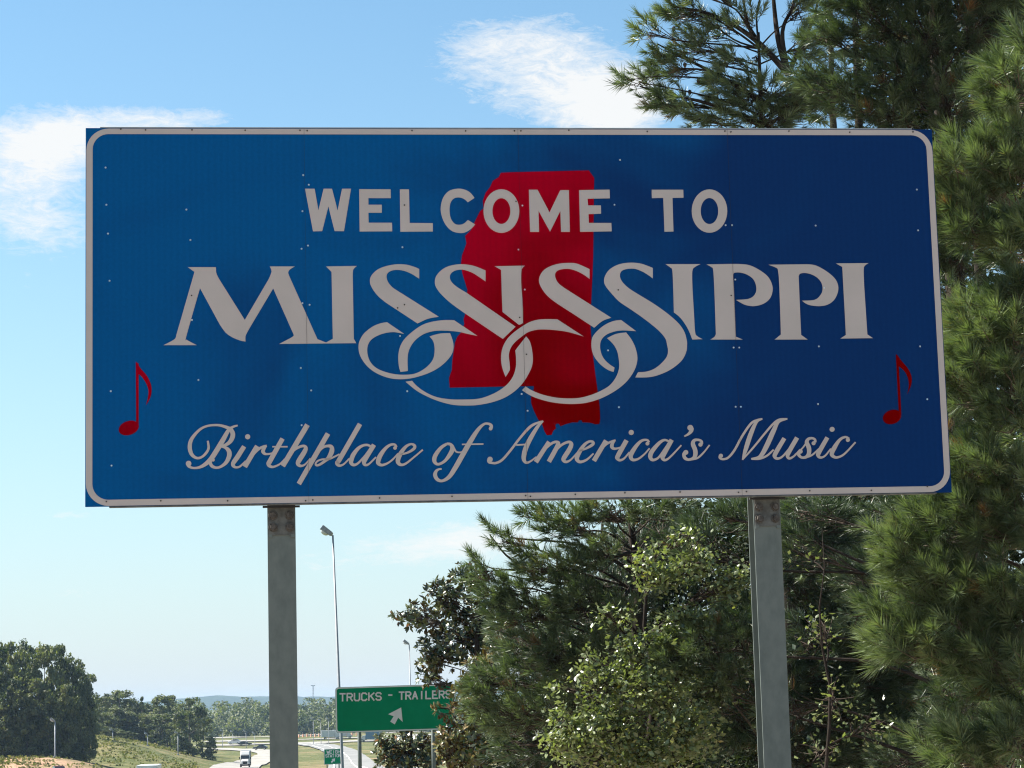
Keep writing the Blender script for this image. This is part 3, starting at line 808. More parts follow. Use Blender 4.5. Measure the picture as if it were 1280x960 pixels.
# two wide-flange steel posts behind the panels
for px0, py0 in ((351.6, 637), (958.7, 640)):
    dep = -.078
    u, v0 = uv(px0, py0, dep)
    v0b = -hh
    base = ground_z(*(S0 + ST * u)[:2]) - S0[2] - .3
    tp = hh - .12
    L = tp - base; vc = (tp + base) / 2
    mb = MB()
    fw, ft, dpt, wt_ = .155, .010, .155, .008
    mb.box(sp(u, vc, dep - ft / 2), (fw, ft, L), frame_ax())
    mb.box(sp(u, vc, dep - dpt + ft / 2), (fw, ft, L), frame_ax())
    mb.box(sp(u, vc, dep - dpt / 2), (wt_, dpt - 2 * ft - .0004, L), frame_ax())
    post = mb.build('post', M_galv, sign)
    put(post)
    # hinge splice: plate under the panel with four bolts
    pv = -hh - .082
    MB().box(sp(u, pv + .02, dep + .0035), (fw - .012, .007, .215), frame_ax()).build('splice_plate', M_rust, post)
    for du in (-.046, .046):
        for dv in (.022, -.044):
            mb = MB()
            n_ = dep + .0072
            for r0, r1, a0, a1, k in ((.0260, .0250, 0, .005, 14), (.0185, .0170, .0051, .020, 6)):
                P = [sp(u + du + r0 * math.cos(t), pv + dv + r0 * math.sin(t), n_ + a0) for t in np.linspace(.3, 6.583, k, endpoint=False)]
                Q = [sp(u + du + r1 * math.cos(t), pv + dv + r1 * math.sin(t), n_ + a1) for t in np.linspace(.3, 6.583, k, endpoint=False)]
                mb.add(P + Q, [(i, (i + 1) % k, k + (i + 1) % k, k + i) for i in range(k)] + [tuple(range(k, 2 * k))])
            mb.build('bolt', M_bolt, post)
    for s in (-1, 1):
        MB().box(sp(u + s * .062, pv - .092, dep + .004), (.022, .008, .018), frame_ax()).build('plate_tab', M_galv, post)
    MB().box(sp(u, -hh - .013, dep + .021), (fw + .05, .028, .010), frame_ax()).build('panel_clip', M_dark, post)
# ------------------------------------------------------------------ small stroke letters for the far signs
GLY = {'T': [[(0, 6), (4, 6)], [(2, 6), (2, 0)]], 'R': [[(0, 0), (0, 6), (3, 6), (4, 5), (4, 4), (3, 3), (0, 3)], [(2, 3), (4, 0)]], 'U': [[(0, 6), (0, 1), (1, 0), (3, 0), (4, 1), (4, 6)]],
       'C': [[(4, 5), (3, 6), (1, 6), (0, 5), (0, 1), (1, 0), (3, 0), (4, 1)]], 'K': [[(0, 6), (0, 0)], [(4, 6), (0, 2.4)], [(1.5, 3.6), (4, 0)]],
       'S': [[(4, 5), (3, 6), (1, 6), (0, 5), (0, 4), (1, 3), (3, 3), (4, 2), (4, 1), (3, 0), (1, 0), (0, 1)]], 'A': [[(0, 0), (2, 6), (4, 0)], [(.7, 2), (3.3, 2)]],
       'I': [[(2, 6), (2, 0)]], 'L': [[(0, 6), (0, 0), (4, 0)]], 'E': [[(4, 6), (0, 6), (0, 0), (4, 0)], [(0, 3), (3, 3)]], '-': [[(.5, 2.6), (3.5, 2.6)]],
       'W': [[(-.4, 6), (.8, 0), (2, 5), (3.2, 0), (4.4, 6)]], 'G': [[(4, 5), (3, 6), (1, 6), (0, 5), (0, 1), (1, 0), (3, 0), (4, 1), (4, 3), (2.4, 3)]], 'H': [[(0, 6), (0, 0)], [(4, 6), (4, 0)], [(0, 3), (4, 3)]],
       'N': [[(0, 0), (0, 6), (4, 0), (4, 6)]], 'O': [[(1, 6), (3, 6), (4, 5), (4, 1), (3, 0), (1, 0), (0, 1), (0, 5), (1, 6)]]}
class Board:
    """a flat sign board standing at distance D; pixel <-> metres on its face"""
    def __init__(self, D):
        self.D = D; self.k = 0
    def pt(self, px, py, out=0.0):
        p = at(px, py, self.D)
        return p - np.array([0, out, 0])
    def poly(self, mb, pts, out):
        self.k += 1
        P = [self.pt(*p, out) for p in pts]
        fl = [Vector((p[0], p[2], 0)) for p in P]
        F = []
        for t in tessellate_polygon([fl]):
            a, b, c_ = (fl[i] for i in t)
            F.append(tuple(t) if (b.x - a.x) * (c_.y - a.y) - (b.y - a.y) * (c_.x - a.x) > 0 else tuple(t)[::-1])
        mb.add(P, F)
    def text(self, s, x0, x1, yb0, yb1, h, w, mat, parent, gap=.42):
        adv = (x1 - x0) / (len(s) - gap)
        for i, ch in enumerate(s):
            if ch == ' ':
                continue
            mb = MB()
            bx = x0 + adv * i
            by = yb0 + (yb1 - yb0) * (bx - x0) / (x1 - x0)
            cw = adv * (1 - gap)
            j = 0
            for st in GLY[ch]:
                for a, b in zip(st[:-1], st[1:]):
                    A = np.array([bx + a[0] / 4 * cw, by - a[1] / 6 * h]); Bq = np.array([bx + b[0] / 4 * cw, by - b[1] / 6 * h])
                    t = (Bq - A) / (np.linalg.norm(Bq - A) + 1e-9)
                    n = np.array([-t[1], t[0]]) * w / 2
                    A, Bq = A - t * w * .35, Bq + t * w * .35
                    j += 1
                    self.poly(mb, [A + n, Bq + n, Bq - n, A - n], .034 + j * .0006)
            mb.build('letter', mat, parent)
def rr_px(tl, tr, br, bl, r):
    """rounded quad outline in pixels"""
    P = [np.array(p, float) for p in (tl, tr, br, bl)]
    out = []
    for i in range(4):
        a, b, c_ = P[i - 1], P[i], P[(i + 1) % 4]
        u1 = (a - b) / np.linalg.norm(a - b); u2 = (c_ - b) / np.linalg.norm(c_ - b)
        s, e = b + u1 * r, b + u2 * r
        for t in np.linspace(0, 1, 5):
            out.append(tuple((1 - t) ** 2 * s + 2 * t * (1 - t) * b + t * t * e))
    return out
M_green = noise_mat('green_sheeting', (.002, .165, .072), (.003, .195, .086), scale=2, rough=.6, spec=.0)
M_gwhite = noise_mat('sign_lettering', (.50, .50, .47), (.57, .57, .54), scale=4, rough=.5)

def slab_board(b, outline, depth, mat, name, parent):
    mb = MB()
    n = len(outline)
    A = [b.pt(*p, .02) for p in outline]; Bk = [p + np.array([0, depth, 0]) for p in A]
    mb.add(A + Bk, [tuple(range(n))[::-1], tuple(range(n, 2 * n))] + [(i, (i + 1) % n, n + (i + 1) % n, n + i) for i in range(n)])
    return mb.build(name, mat, parent)
def ring_board(b, o, i_, out, mat, name, parent):
    n = len(o)
    mb = MB().add([b.pt(*p, out) for p in o] + [b.pt(*p, out) for p in i_], [(k, (k + 1) % n, n + (k + 1) % n, n + k) for k in range(n)])
    return mb.build(name, mat, parent)

D = 58.0
b = Board(D)
q0 = at(494, 915, D)
gs = empty('guide_sign', (q0[0], D, float(ground_z(q0[0], D))), 'green guide sign reading TRUCKS - TRAILERS with an arrow, edge hidden by magnolia leaves', 'road sign')
slab_board(b, rr_px((419, 859.2), (569.5, 854.7), (569, 911.6), (420, 916.4), 4.5), .05, M_green, 'sign_panel', gs)
ring_board(b, rr_px((419.2, 859.5), (569.2, 855.0), (568.7, 911.3), (420.2, 916.1), 4.5), rr_px((420.9, 861.0), (567.6, 856.6), (567.1, 909.9), (421.8, 914.5), 3.6), .030, M_gwhite, 'border', gs)
b.text('TRUCKS', 425.2, 476.5, 876.2, 874.8, 9.0, 1.85, M_gwhite, gs, .30)
b.text('-', 485.5, 490.5, 872.8, 872.6, 9.2, 1.9, M_gwhite, gs, .0)
b.text('TRAILERS', 499.2, 563.5, 874.2, 872.2, 9.0, 1.85, M_gwhite, gs, .30)
mb = MB()
b.poly(mb, [(360 + x / 5.333, 820 + y / 5.333) for x, y in ((755, 343), (668, 388), (705, 402), (682, 437), (712, 456), (735, 411), (765, 440))], .034)
mb.build('arrow', M_gwhite, gs)
for px in (448, 540):
    t = at(px, 862, D); g = float(ground_z(t[0], D))
    MB().tube([(t[0], D + .10, g - .3), (t[0], D + .10, t[2])], .053, 10).build('post', M_galv, gs, smooth=True)

D = 188.0
b = Board(D)
q0 = at(416, 954, D)
ws = empty('weigh_station_sign', (q0[0], D, float(ground_z(q0[0], D))), 'small green sign reading WEIGH STATION with an arrow, low beside the road', 'road sign')
slab_board(b, [(405, 936.5), (427.3, 935.8), (427.5, 955), (405.2, 956)], .05, M_green, 'sign_panel', ws)
ring_board(b, [(405.1, 936.6), (427.2, 935.9), (427.4, 954.9), (405.3, 955.9)], [(405.6, 937.1), (426.7, 936.4), (426.9, 954.4), (405.8, 955.4)], .03, M_gwhite, 'border', ws)
b.text('WEIGH', 408.8, 425.3, 941.9, 941.4, 3.6, .8, M_gwhite, ws, .26)
b.text('STATION', 407.2, 425.8, 946.6, 946.0, 3.4, .75, M_gwhite, ws, .26)
mb = MB()
b.poly(mb, [(360 + x / 5.333, 820 + y / 5.333) for x, y in ((314, 682), (290, 688), (299, 692), (285, 706), (293, 713), (306, 699), (311, 706))], .034)
mb.build('arrow', M_gwhite, ws)
for px in (408.5, 423.5):
    t = at(px, 938, D); g = float(ground_z(t[0], D))
    MB().box((t[0], D + .09, (t[2] + g - .3) / 2), (.10, .06, t[2] - g + .3)).build('post', M_galv, ws)

# ------------------------------------------------------------------ street lamps along the road
M_pole = noise_mat('lamp_pole_steel', (.22, .225, .24), (.30, .305, .32), scale=3, rough=.6, metal=.2)
M_head = noise_mat('lamp_housing', (.20, .21, .23), (.30, .31, .33), scale=8, rough=.5, metal=.3)
M_lens, _nt, _b = new_mat('lamp_glass')
_b.inputs['Base Color'].default_value = (.75, .78, .80, 1)
_b.inputs['Roughness'].default_value = .15
_b.inputs['Transmission Weight'].default_value = .35
def lamp(px, py, D, label, group=None, lean=0.0, r0=.085, r1=.05, head=1.0, base=None):
    """top of the pole at pixel px,py"""
    t = at(px, py, D)
    g = float(ground_z(t[0], D)) if base is None else base
    foot = np.array([t[0] + lean * (t[2] - g), D, g])
    e = empty('street_lamp', foot, label, 'street lamp', group)
    MB().tube([foot - [0, 0, .2], foot, t], [r0, r0, r1], 10).build('pole', M_pole, e, smooth=True)
    MB().tube([foot - [0, 0, .05], foot + [0, 0, .25]], [r0 * 2.2, r0 * 2.2], 8).build('base_plate', M_pole, e)
    # luminaire tipped up to the left of the pole top
    ax = np.array([-.80, -.12, .60]); ax /= np.linalg.norm(ax)
    side = np.cross(ax, [0, 0, 1]); side /= np.linalg.norm(side)
    upv = np.cross(side, ax)
    s = head
    mb = MB()
    c0 = t + ax * .02 * s
    prof = [(0, .07, .06), (.08, .15, .09), (.55, .20, .11), (.62, .18, .10)]
    P = []
    for d_, w_, h_ in prof:
        for sx, sz in ((-1, -1), (1, -1), (1, 1), (-1, 1)):
            P.append(c0 + ax * d_ * s + side * sx * w_ * s + upv * sz * h_ * s)
    F = [(0, 1, 2, 3), (15, 14, 13, 12)]
    for k in range(3):
        for i in range(4):
            j = (i + 1) % 4
            F.append((k * 4 + i, k * 4 + 4 + i, k * 4 + 4 + j, k * 4 + j))
    mb.add(P, F)
    h = mb.build('lamp_head', M_head, e, bevel=.01)
    lc = c0 + ax * .36 * s - upv * .11 * s
    mb = MB(); P = []; F = []
    for j in range(5):
        ph = j / 4 * math.pi / 2
        for i in range(12):
            th = 2 * math.pi * i / 12
            P.append(lc + (ax * math.cos(th) * .20 + side * math.sin(th) * .17) * math.cos(ph) * s - upv * math.sin(ph) * .12 * s)
    for j in range(4):
        for i in range(12):
            F.append((j * 12 + i, j * 12 + (i + 1) % 12, (j + 1) * 12 + (i + 1) % 12, (j + 1) * 12 + i))
    mb.add(P, F)
    mb.build('lens', M_lens, h, smooth=True)
    return e
lamp(416, 669, 98, 'tallest grey street lamp, rising behind the left end of the green guide sign', lean=.027, r0=.075, r1=.04, head=1.0)
lamp(511.5, 805.5, 196, 'street lamp beside the magnolia, its head just above the green guide sign', lean=.006, r0=.075, r1=.045, head=1.0)
lamp(69, 902, 368, 'pale street lamp standing in front of the dense wood at far left', r0=.14, r1=.12, head=1.5)
for (px, py, D), l in zip(((141, 913, 505), (184.5, 918, 500), (222.5, 917, 490)), ('leftmost thin street lamp on the grassy hillside, nearest the dense wood', 'middle thin street lamp on the grassy hillside', 'thin street lamp on the hillside just left of the round dark tree')):
    lamp(px, py, D, l, 'street lamps on the grassy hill', r0=.11, r1=.09, head=1.4)
FL = ('far street lamp nearest the round dark tree, by the valley highway', 'far street lamp above the white car in the valley', 'far street lamp above the white semi truck', 'far street lamp closest to the left sign post, on its left',
      'far street lamp nearest the left sign post, on its right', 'middle far street lamp between the sign post and the tall lamp', 'far street lamp just left of the tall lamp, above the box truck')
for (px, py, D), l in zip(((278, 914, 760), (291, 915, 740), (307.5, 914.5, 740), (318.5, 917, 720), (391.5, 899, 760), (401, 901, 760), (410.5, 899, 780)), FL):
    lamp(px, py, D, l, 'far street lamps along the highway', r0=.10, r1=.08, head=1.6)
# radio mast on the horizon
t = at(391.3, 857.5, 2600); g = float(ground_z(t[0], 2600))
mast = empty('radio_mast', (t[0], 2600, g), 'hair-thin radio mast rising above the hazy horizon trees', 'mast')
mb = MB()
for k in range(3):
    a = k * 2.094
    mb.tube([(t[0] + .9 * math.cos(a), 2600 + .9 * math.sin(a), g), (t[0] + .5 * math.cos(a), 2600 + .5 * math.sin(a), t[2])], .22, 5)
for z in np.arange(g + 4, t[2], 4.0):
    mb.box((t[0], 2600, z), (1.4, 1.4, .3))
mb.build('lattice', M_pole, mast)
MB().box((t[0], 2600, t[2] + .4), (5, .4, .8)).build('antenna', M_pole, mast)

# ------------------------------------------------------------------ vehicles
M_wpaint = noise_mat('white_vehicle_paint', (.50, .50, .49), (.58, .58, .57), scale=.8, rough=.3)
M_dpaint = noise_mat('dark_vehicle_paint', (.03, .035, .045), (.05, .055, .065), scale=.8, rough=.3)
M_rpaint = noise_mat('maroon_vehicle_paint', (.12, .02, .02), (.16, .03, .03), scale=.8, rough=.3)
M_bpaint = noise_mat('blue_vehicle_paint', (.06, .14, .22), (.08, .18, .28), scale=.8, rough=.3)
M_glass = noise_mat('dark_window_glass', (.012, .014, .016), (.02, .022, .025), rough=.08, spec=.6)
M_tyre = noise_mat('tyre_rubber', (.02, .02, .02), (.035, .035, .035), rough=.9)
M_chrome = noise_mat('chrome', (.5, .5, .5), (.6, .6, .6), rough=.25, metal=.9)
M_trailer = noise_mat('trailer_side', (.10, .105, .11), (.18, .18, .18), scale=.6, rough=.5)
M_lamp = noise_mat('headlight_glass', (.7, .7, .68), (.8, .8, .78), rough=.1)
class Rig:
    """parts built round the origin facing +x, then set on the ground with a heading"""
    def __init__(self, name, px, py, heading, label, cat, group=None, D=None):
        p = on_ground(px, py) if D is None else at(px, py, D)
        z = float(ground_z(p[0], p[1])) + .36
        self.e = empty(name, (p[0], p[1], z), label, cat, group)
        self.e.rotation_euler = (0, 0, math.radians(heading))
    def prism(self, name, prof, w, mat, parent=None, bevel=.05, w2=None):
        """side profile (x, z) extruded to width w (top narrower if w2)"""
        zs = [p[1] for p in prof]; z0, z1 = min(zs), max(zs)
        def hwid(z):
            return w / 2 if w2 is None else (w + (w2 - w) * (z - z0) / (z1 - z0)) / 2
        n = len(prof)
        P = [(x, -hwid(z), z) for x, z in prof] + [(x, hwid(z), z) for x, z in prof]
        F = [tuple(range(n)), tuple(range(n, 2 * n))[::-1]] + [(i, n + i, n + (i + 1) % n, (i + 1) % n) for i in range(n)]
        return MB().add(P, F).build(name, mat, parent or self.e, bevel=bevel, local=True)
    def box(self, name, c_, s, mat, parent=None, bevel=0.0):
        return MB().box(c_, s).build(name, mat, parent or self.e, bevel=bevel, local=True)
    def wheels(self, xs, w, r, th=.24):
        for x in xs:
            for s in (-1, 1):
                mb = MB().tube([(x, s * (w / 2 - th), r), (x, s * w / 2, r)], r, 14)
                t_ = mb.build('wheel', M_tyre, self.e, local=True)
                MB().tube([(x, s * (w / 2 - .02), r), (x, s * (w / 2 + .012), r)], r * .58, 10).build('rim', M_chrome, t_, local=True)
def sedan(px, py, heading, paint, label, group=None, tall=False, D=None):
    r = Rig('car', px, py, heading, label, 'car', group, D)
    h = .30 if tall else 0
    r.prism('body', [(-2.25, .35), (2.2, .35), (2.3, .62), (2.15, .85 + h * .5), (.9, .98 + h), (-1.6, 1.0 + h), (-2.25, .92 + h)], 1.8, paint)
    r.prism('cabin', [(1.1, .985 + h), (.35, 1.45 + h), (-1.1, 1.47 + h), (-1.95, 1.005 + h)], 1.64, M_glass, w2=1.25)
    r.prism('roof', [(.33, 1.475 + h), (.2, 1.52 + h), (-1.0, 1.53 + h), (-1.1, 1.475 + h)], 1.26, paint, bevel=.02)
    r.wheels((-1.35, 1.35), 1.82, .33)
    for s in (-1, 1):
        r.box('headlight', (2.26, s * .62, .70), (.10, .34, .14), M_lamp)
    r.box('bumper', (2.3, 0, .45), (.10, 1.6, .16), M_dark)
    return r
def box_truck(px, py, heading, label, group=None, D=None, body=None):
    r = Rig('box_truck', px, py, heading, label, 'truck', group, D)
    r.box('cargo_box', (-1.2, 0, 2.15), (5.2, 2.4, 2.5), body or M_wpaint, bevel=.05)
    r.prism('cab', [(1.55, .55), (3.6, .55), (3.65, 1.2), (3.0, 1.45), (2.55, 2.25), (1.55, 2.3)], 2.1, M_wpaint)
    r.prism('windshield', [(3.06, 1.48), (2.62, 2.2), (2.58, 2.2), (3.0, 1.48)], 1.8, M_glass, bevel=0)
    r.box('chassis', (.4, 0, .62), (6.2, .9, .22), M_dark)
    r.wheels((-2.2, 2.7), 2.2, .45)
    for s in (-1, 1):
        r.box('headlight', (3.66, s * .75, .92), (.06, .3, .2), M_lamp)
    return r
# semi truck coming up the loop ramp towards the viewer
r = Rig('semi_truck', 306.5, 961, -84, 'white semi truck with a dark trailer coming up the curving ramp', 'truck')
r.prism('cab', [(-1.2, .9), (1.0, .9), (1.0, 2.2), (.55, 3.05), (-1.2, 3.1)], 2.4, M_wpaint, bevel=.08)
r.prism('hood', [(1.01, .75), (3.0, .75), (3.05, 1.55), (2.7, 1.75), (1.01, 2.05)], 2.0, M_wpaint, bevel=.12, w2=1.7)
r.prism('roof_fairing', [(.45, 3.11), (-.3, 3.95), (-1.2, 4.0), (-1.2, 3.115)], 2.3, M_wpaint, bevel=.12)
r.prism('windshield', [(1.03, 2.1), (.60, 2.98), (.63, 3.0), (1.06, 2.12)], 2.1, M_glass, bevel=0)
r.box('grille', (3.06, 0, 1.15), (.06, 1.0, .75), M_dark)
r.box('bumper', (3.1, 0, .55), (.16, 2.3, .35), M_dark)
for s in (-1, 1):
    r.box('headlight', (3.05, s * .82, 1.05), (.08, .34, .28), M_lamp)
    r.box('mirror', (1.05, s * 1.42, 2.3), (.12, .22, .6), M_dark)
    r.box('fender', (2.3, s * 1.08, .98), (1.3, .3, .35), M_wpaint, bevel=.08)
    r.box('fuel_tank', (-.6, s * 1.0, .72), (1.3, .5, .5), M_chrome, bevel=.08)
r.box('trailer', (-9.0, 0, 2.55), (14.5, 2.55, 2.75), M_trailer, bevel=.04)
r.box('trailer_chassis', (-8.5, 0, 1.02), (14.2, 1.1, .28), M_dark)
r.wheels((2.3, -1.9, -3.2, -13.6, -14.9), 2.5, .52, .35)
r.e.scale = (.8, .8, .8)
sedan(293, 931.6, 176, M_wpaint, 'white car on the highway, the leftmost car in the valley', tall=True)
sedan(306.5, 933.2, 4, M_dpaint, 'dark car on the highway just right of the white car')
sedan(325.5, 938.6, 178, M_dpaint, 'dark car on the ramp bend beside the left sign post')
box_truck(413.5, 925.2, 12, 'white box truck on the highway above the small green sign')
box_truck(428.5, 924.3, 8, 'white box truck half hidden by the tall lamp pole')
box_truck(463, 928.5, 170, 'blue box truck on the highway under the guide sign', body=M_bpaint)
r = box_truck(184, 957, -86, 'white box truck at the frame bottom, only its roof showing', D=255)
p = at(185, 956.3, 255)
r.e.location = (p[0], p[1], p[2] - 3.40)
r = sedan(74, 958.5, -70, M_rpaint, 'maroon car at the lower left edge, only its roof showing', D=300)
p = at(74, 957.3, 300)
r.e.location = (p[0], p[1], p[2] - 1.53)
# roadwork barrels on the frontage road
M_barrel, _nt, _b = new_mat('orange_barrel_bands')
_tc = nd(_nt, 'ShaderNodeTexCoord'); _w = nd(_nt, 'ShaderNodeTexWave', bands_direction='Z', i_Scale=.9)
_nt.links.new(_tc.outputs['Object'], _w.inputs['Vector'])
_cr = nd(_nt, 'ShaderNodeValToRGB'); _cr.color_ramp.interpolation = 'CONSTANT'
_cr.color_ramp.elements[0].color = (.75, .22, .02, 1); _cr.color_ramp.elements[1].position = .7; _cr.color_ramp.elements[1].color = (.75, .75, .7, 1)
_nt.links.new(_w.outputs['Fac'], _cr.inputs[0]); _nt.links.new(_cr.outputs[0], _b.inputs['Base Color'])
bproto = None
for i, px in enumerate((374, 379, 384, 389, 394, 399, 434, 440, 446)):
    p = on_ground(px, 922.8 - (px - 374) * .035)
    z = float(ground_z(p[0], p[1])) + .36
    if bproto is None:
        mb = MB().tube([(0, 0, 0), (0, 0, .08), (0, 0, .10), (0, 0, 1.3)], [.55, .55, .42, .32], 12)
        bproto = mb.build('traffic_barrel', M_barrel)
        o = bproto
    else:
        o = bproto.copy(); COL.objects.link(o)
    o.location = (p[0], p[1], z)
    put(o, 'tiny orange roadwork barrel beside the far road', 'traffic barrel', 'roadwork barrels beside the far road')

# ------------------------------------------------------------------ far trees
RNG = np.random.default_rng(20)
def rand_rot(n, rng, flat=0.0):
    """n random orthonormal frames (n,3,3); rows = axes"""
    z = rng.normal(size=(n, 3)); z[:, 2] = np.abs(z[:, 2]) + flat
    z /= np.linalg.norm(z, axis=1)[:, None]
    r = rng.normal(size=(n, 3))
    x = np.cross(r, z); x /= np.linalg.norm(x, axis=1)[:, None]
    return np.stack([x, np.cross(z, x), z], 1)
def leaf_quads(P, size, rng, tint, flat=.4, asp=.62, frames=None):
    """folded diamond leaves at P; returns V, F(tri), T"""
    n = len(P)
    A = rand_rot(n, rng, flat) if frames is None else frames
    s = (size * rng.uniform(.5, 1.4, n))[:, None]
    a, b_, z = A[:, 0], A[:, 1], A[:, 2]
    V = np.stack([P - a * s * .5, P + b_ * s * .5 * asp - z * s * .08, P + a * s * .5, P - b_ * s * .5 * asp - z * s * .08], 1).reshape(-1, 3)
    i = np.arange(n)[:, None] * 4
    F = np.concatenate([i + np.array([[0, 2, 1]]), i + np.array([[0, 3, 2]])], 1).reshape(-1, 3)
    return V, F, np.repeat(tint, 4)
M_far = leaf_mat('far_foliage', (.024, .042, .014), (.19, .20, .085), trans=.25, rough=.6, spec=.3, dead=(.11, .10, .035))
M_fartrunk = noise_mat('far_bark', (.06, .05, .04), (.13, .11, .09), rough=.9)
def far_tree_meshes(seed, h, w, kind):
    """unit tree: trunk mesh and crown mesh with base at the origin"""
    rng = np.random.default_rng(seed)
    mb = MB().tube([(0, 0, -.6), (0, 0, h * .25), (rng.normal() * .2, rng.normal() * .2, h * .6), (0, 0, h * .93)], [.26, .2, .13, .03], 6)
    for k in range(7):
        a = rng.uniform(0, 6.28); z = h * rng.uniform(.25, .75); L = w * rng.uniform(.25, .45)
        mb.tube([(0, 0, z), (math.cos(a) * L * .5, math.sin(a) * L * .5, z + L * .3), (math.cos(a) * L, math.sin(a) * L, z + L * .5)], [.09, .06, .02], 4, cap=False)
    tr = mb
    C, R = [], []
    m = 48 if kind != 'cone' else 22
    for k in range(m):
        t = rng.uniform(.06, 1.0)
        if kind == 'cone':
            rad = w * .5 * (1.02 - t) * rng.uniform(.5, 1)
        else:
            rad = w * .5 * math.sqrt(max(.05, 1 - ((t - .5) / .56) ** 2)) * rng.uniform(.35, .95)
        a = rng.uniform(0, 6.28)
        C.append((rad * math.cos(a), rad * math.sin(a), h * t)); R.append(w * rng.uniform(.085, .17) * (1.0 if kind != 'cone' else .7))
    C, R = np.array(C), np.array(R)
    n = 4600
    k = rng.integers(0, m, n)
    d = rng.normal(size=(n, 3)); d /= np.linalg.norm(d, axis=1)[:, None]
    P = C[k] + d * (R[k] * rng.uniform(.45, 1.12, n))[:, None] * np.array([1, 1, .72])
    P[:, 2] = np.abs(P[:, 2])
    tint = np.clip(rng.normal(.45 + .16 * math.sin(seed * 2.4), .17, n) + rng.normal(0, .20, m)[k], 0, .95)
    V, F, T = leaf_quads(P, .52, rng, tint, flat=.3, asp=.85)
    return tr, (V, F, T)
protos = {}
def far_tree(x, y, h, w, kind, seed, label, group, name='tree', cat='tree', zoff=0.0):
    key = (kind, seed)
    z = float(ground_z(x, y)) + zoff
    e = empty(name, (x, y, z), label, cat, group)
    e.rotation_euler = (0, 0, RNG.uniform(0, 6.28))
    if key not in protos:
        tr, cr_ = far_tree_meshes(seed, 14.0, 9.0 if kind != 'cone' else 5.5, kind)
        t_ = tr.build('trunk', M_fartrunk, e, local=True)
        c_ = mesh_np('crown', cr_[0], cr_[1], M_far, e, tint=cr_[2], local=True)
        put(c_, kind='stuff')
        protos[key] = (t_, c_)
    else:
        for s in protos[key]:
            o = s.copy(); COL.objects.link(o); o.parent = e
    e.scale = (w / 9.0, w / 9.0, h / 14.0)
    return e
def tree_row(spots, label, group, kinds=('round',), nseed=6, zoff=-.3):
    for i, (px, ytop, D, w) in enumerate(spots):
        t = at(px, ytop, D)
        h = t[2] - float(ground_z(t[0], D)) - zoff
        far_tree(t[0], D, h, w, kinds[i % len(kinds)], 40 + i % nseed, label, group, zoff=zoff)
WOOD = [(-28, 800, 400, 9), (-8, 812, 392, 9), (10, 806, 402, 8), (28, 818, 390, 7), (38, 805, 405, 8.5), (56, 812, 392, 7.5), (68, 812, 400, 7), (82, 822, 396, 6.5), (92, 826, 404, 6), (101, 842, 398, 5), (108, 868, 394, 4), (112, 892, 392, 3),
        (-15, 840, 386, 7), (20, 850, 385, 7), (48, 850, 386, 7), (75, 858, 386, 6.5), (92, 870, 388, 5), (4, 880, 384, 6), (34, 888, 384, 6), (62, 890, 385, 6), (86, 900, 387, 5), (104, 915, 389, 3.5)]
tree_row(WOOD[:12], 'tall skyline tree in the back rank of the dense wood at far left', 'skyline trees of the dense wood at far left')
tree_row(WOOD[12:], 'lower tree along the front edge of the dense wood at far left', 'front trees of the dense wood at far left')
lone = at(110, 847, 470)
tree_row([(110, 845, 470, 6.5)], 'thin-topped pine leaning out of the right edge of the dense wood', None, ('round',), 1)
RIDGE = [(124, 873, 640, 8), (136, 868, 655, 9), (150, 864, 650, 11), (163, 876, 660, 8), (190, 880, 660, 9), (200, 872, 650, 9), (209, 872, 655, 8), (218, 884, 660, 7), (228, 880, 640, 7), (142, 886, 630, 8), (158, 890, 630, 8), (172, 892, 630, 8), (186, 894, 630, 8), (203, 892, 625, 9), (128, 892, 620, 7)]
RIDGE = [(a_, b_, c_ - 60, d_) for a_, b_, c_, d_ in RIDGE]
tree_row(RIDGE[:9], 'taller leafy tree of the row on the grassy hill, its top on the skyline', 'skyline trees along the grassy hill')
tree_row(RIDGE[9:], 'lower leafy tree at the front of the row on the grassy hill', 'front trees along the grassy hill')
t = at(177.5, 872, 585)
far_tree(t[0], 585, t[2] - float(ground_z(t[0], 585)), 6.5, 'cone', 77, 'dark pointed cedar among the rounder trees on the hilltop', None, name='cedar_tree')
t = at(239, 873, 520)
for px, ytop, D, w in ((237, 874, 520, 8.5),):
    t = at(px, ytop, D)
    far_tree(t[0], D, t[2] - float(ground_z(t[0], D)) + .3, w, 'round', 91, 'round dark tree at the foot of the grassy hill, beside the ramp', None, zoff=-.3)
for px, ytop, D, w in ((253, 890, 530, 6), (263, 928, 528, 4), (225, 893, 530, 6)):
    t = at(px, ytop, D)
    far_tree(t[0], D, t[2] - float(ground_z(t[0], D)) + .3, w, 'round', 92, 'smaller leafy tree crowding the round dark tree by the ramp', 'smaller trees by the ramp', zoff=-.3)
# scrub along the hill's edge
for px, py, D in ((120, 905, 545), (128, 908, 545), (136, 910, 540), (146, 911, 540), (155, 913, 535), (163, 915, 535)):
    t = at(px, py, D)
    far_tree(t[0], D, max(1.5, t[2] - float(ground_z(t[0], D)) + .3), 4.5, 'round', 93, 'low sunlit bush at the brow of the grassy hill', 'bushes at the brow of the hill', name='bush', cat='bush', zoff=-.3)

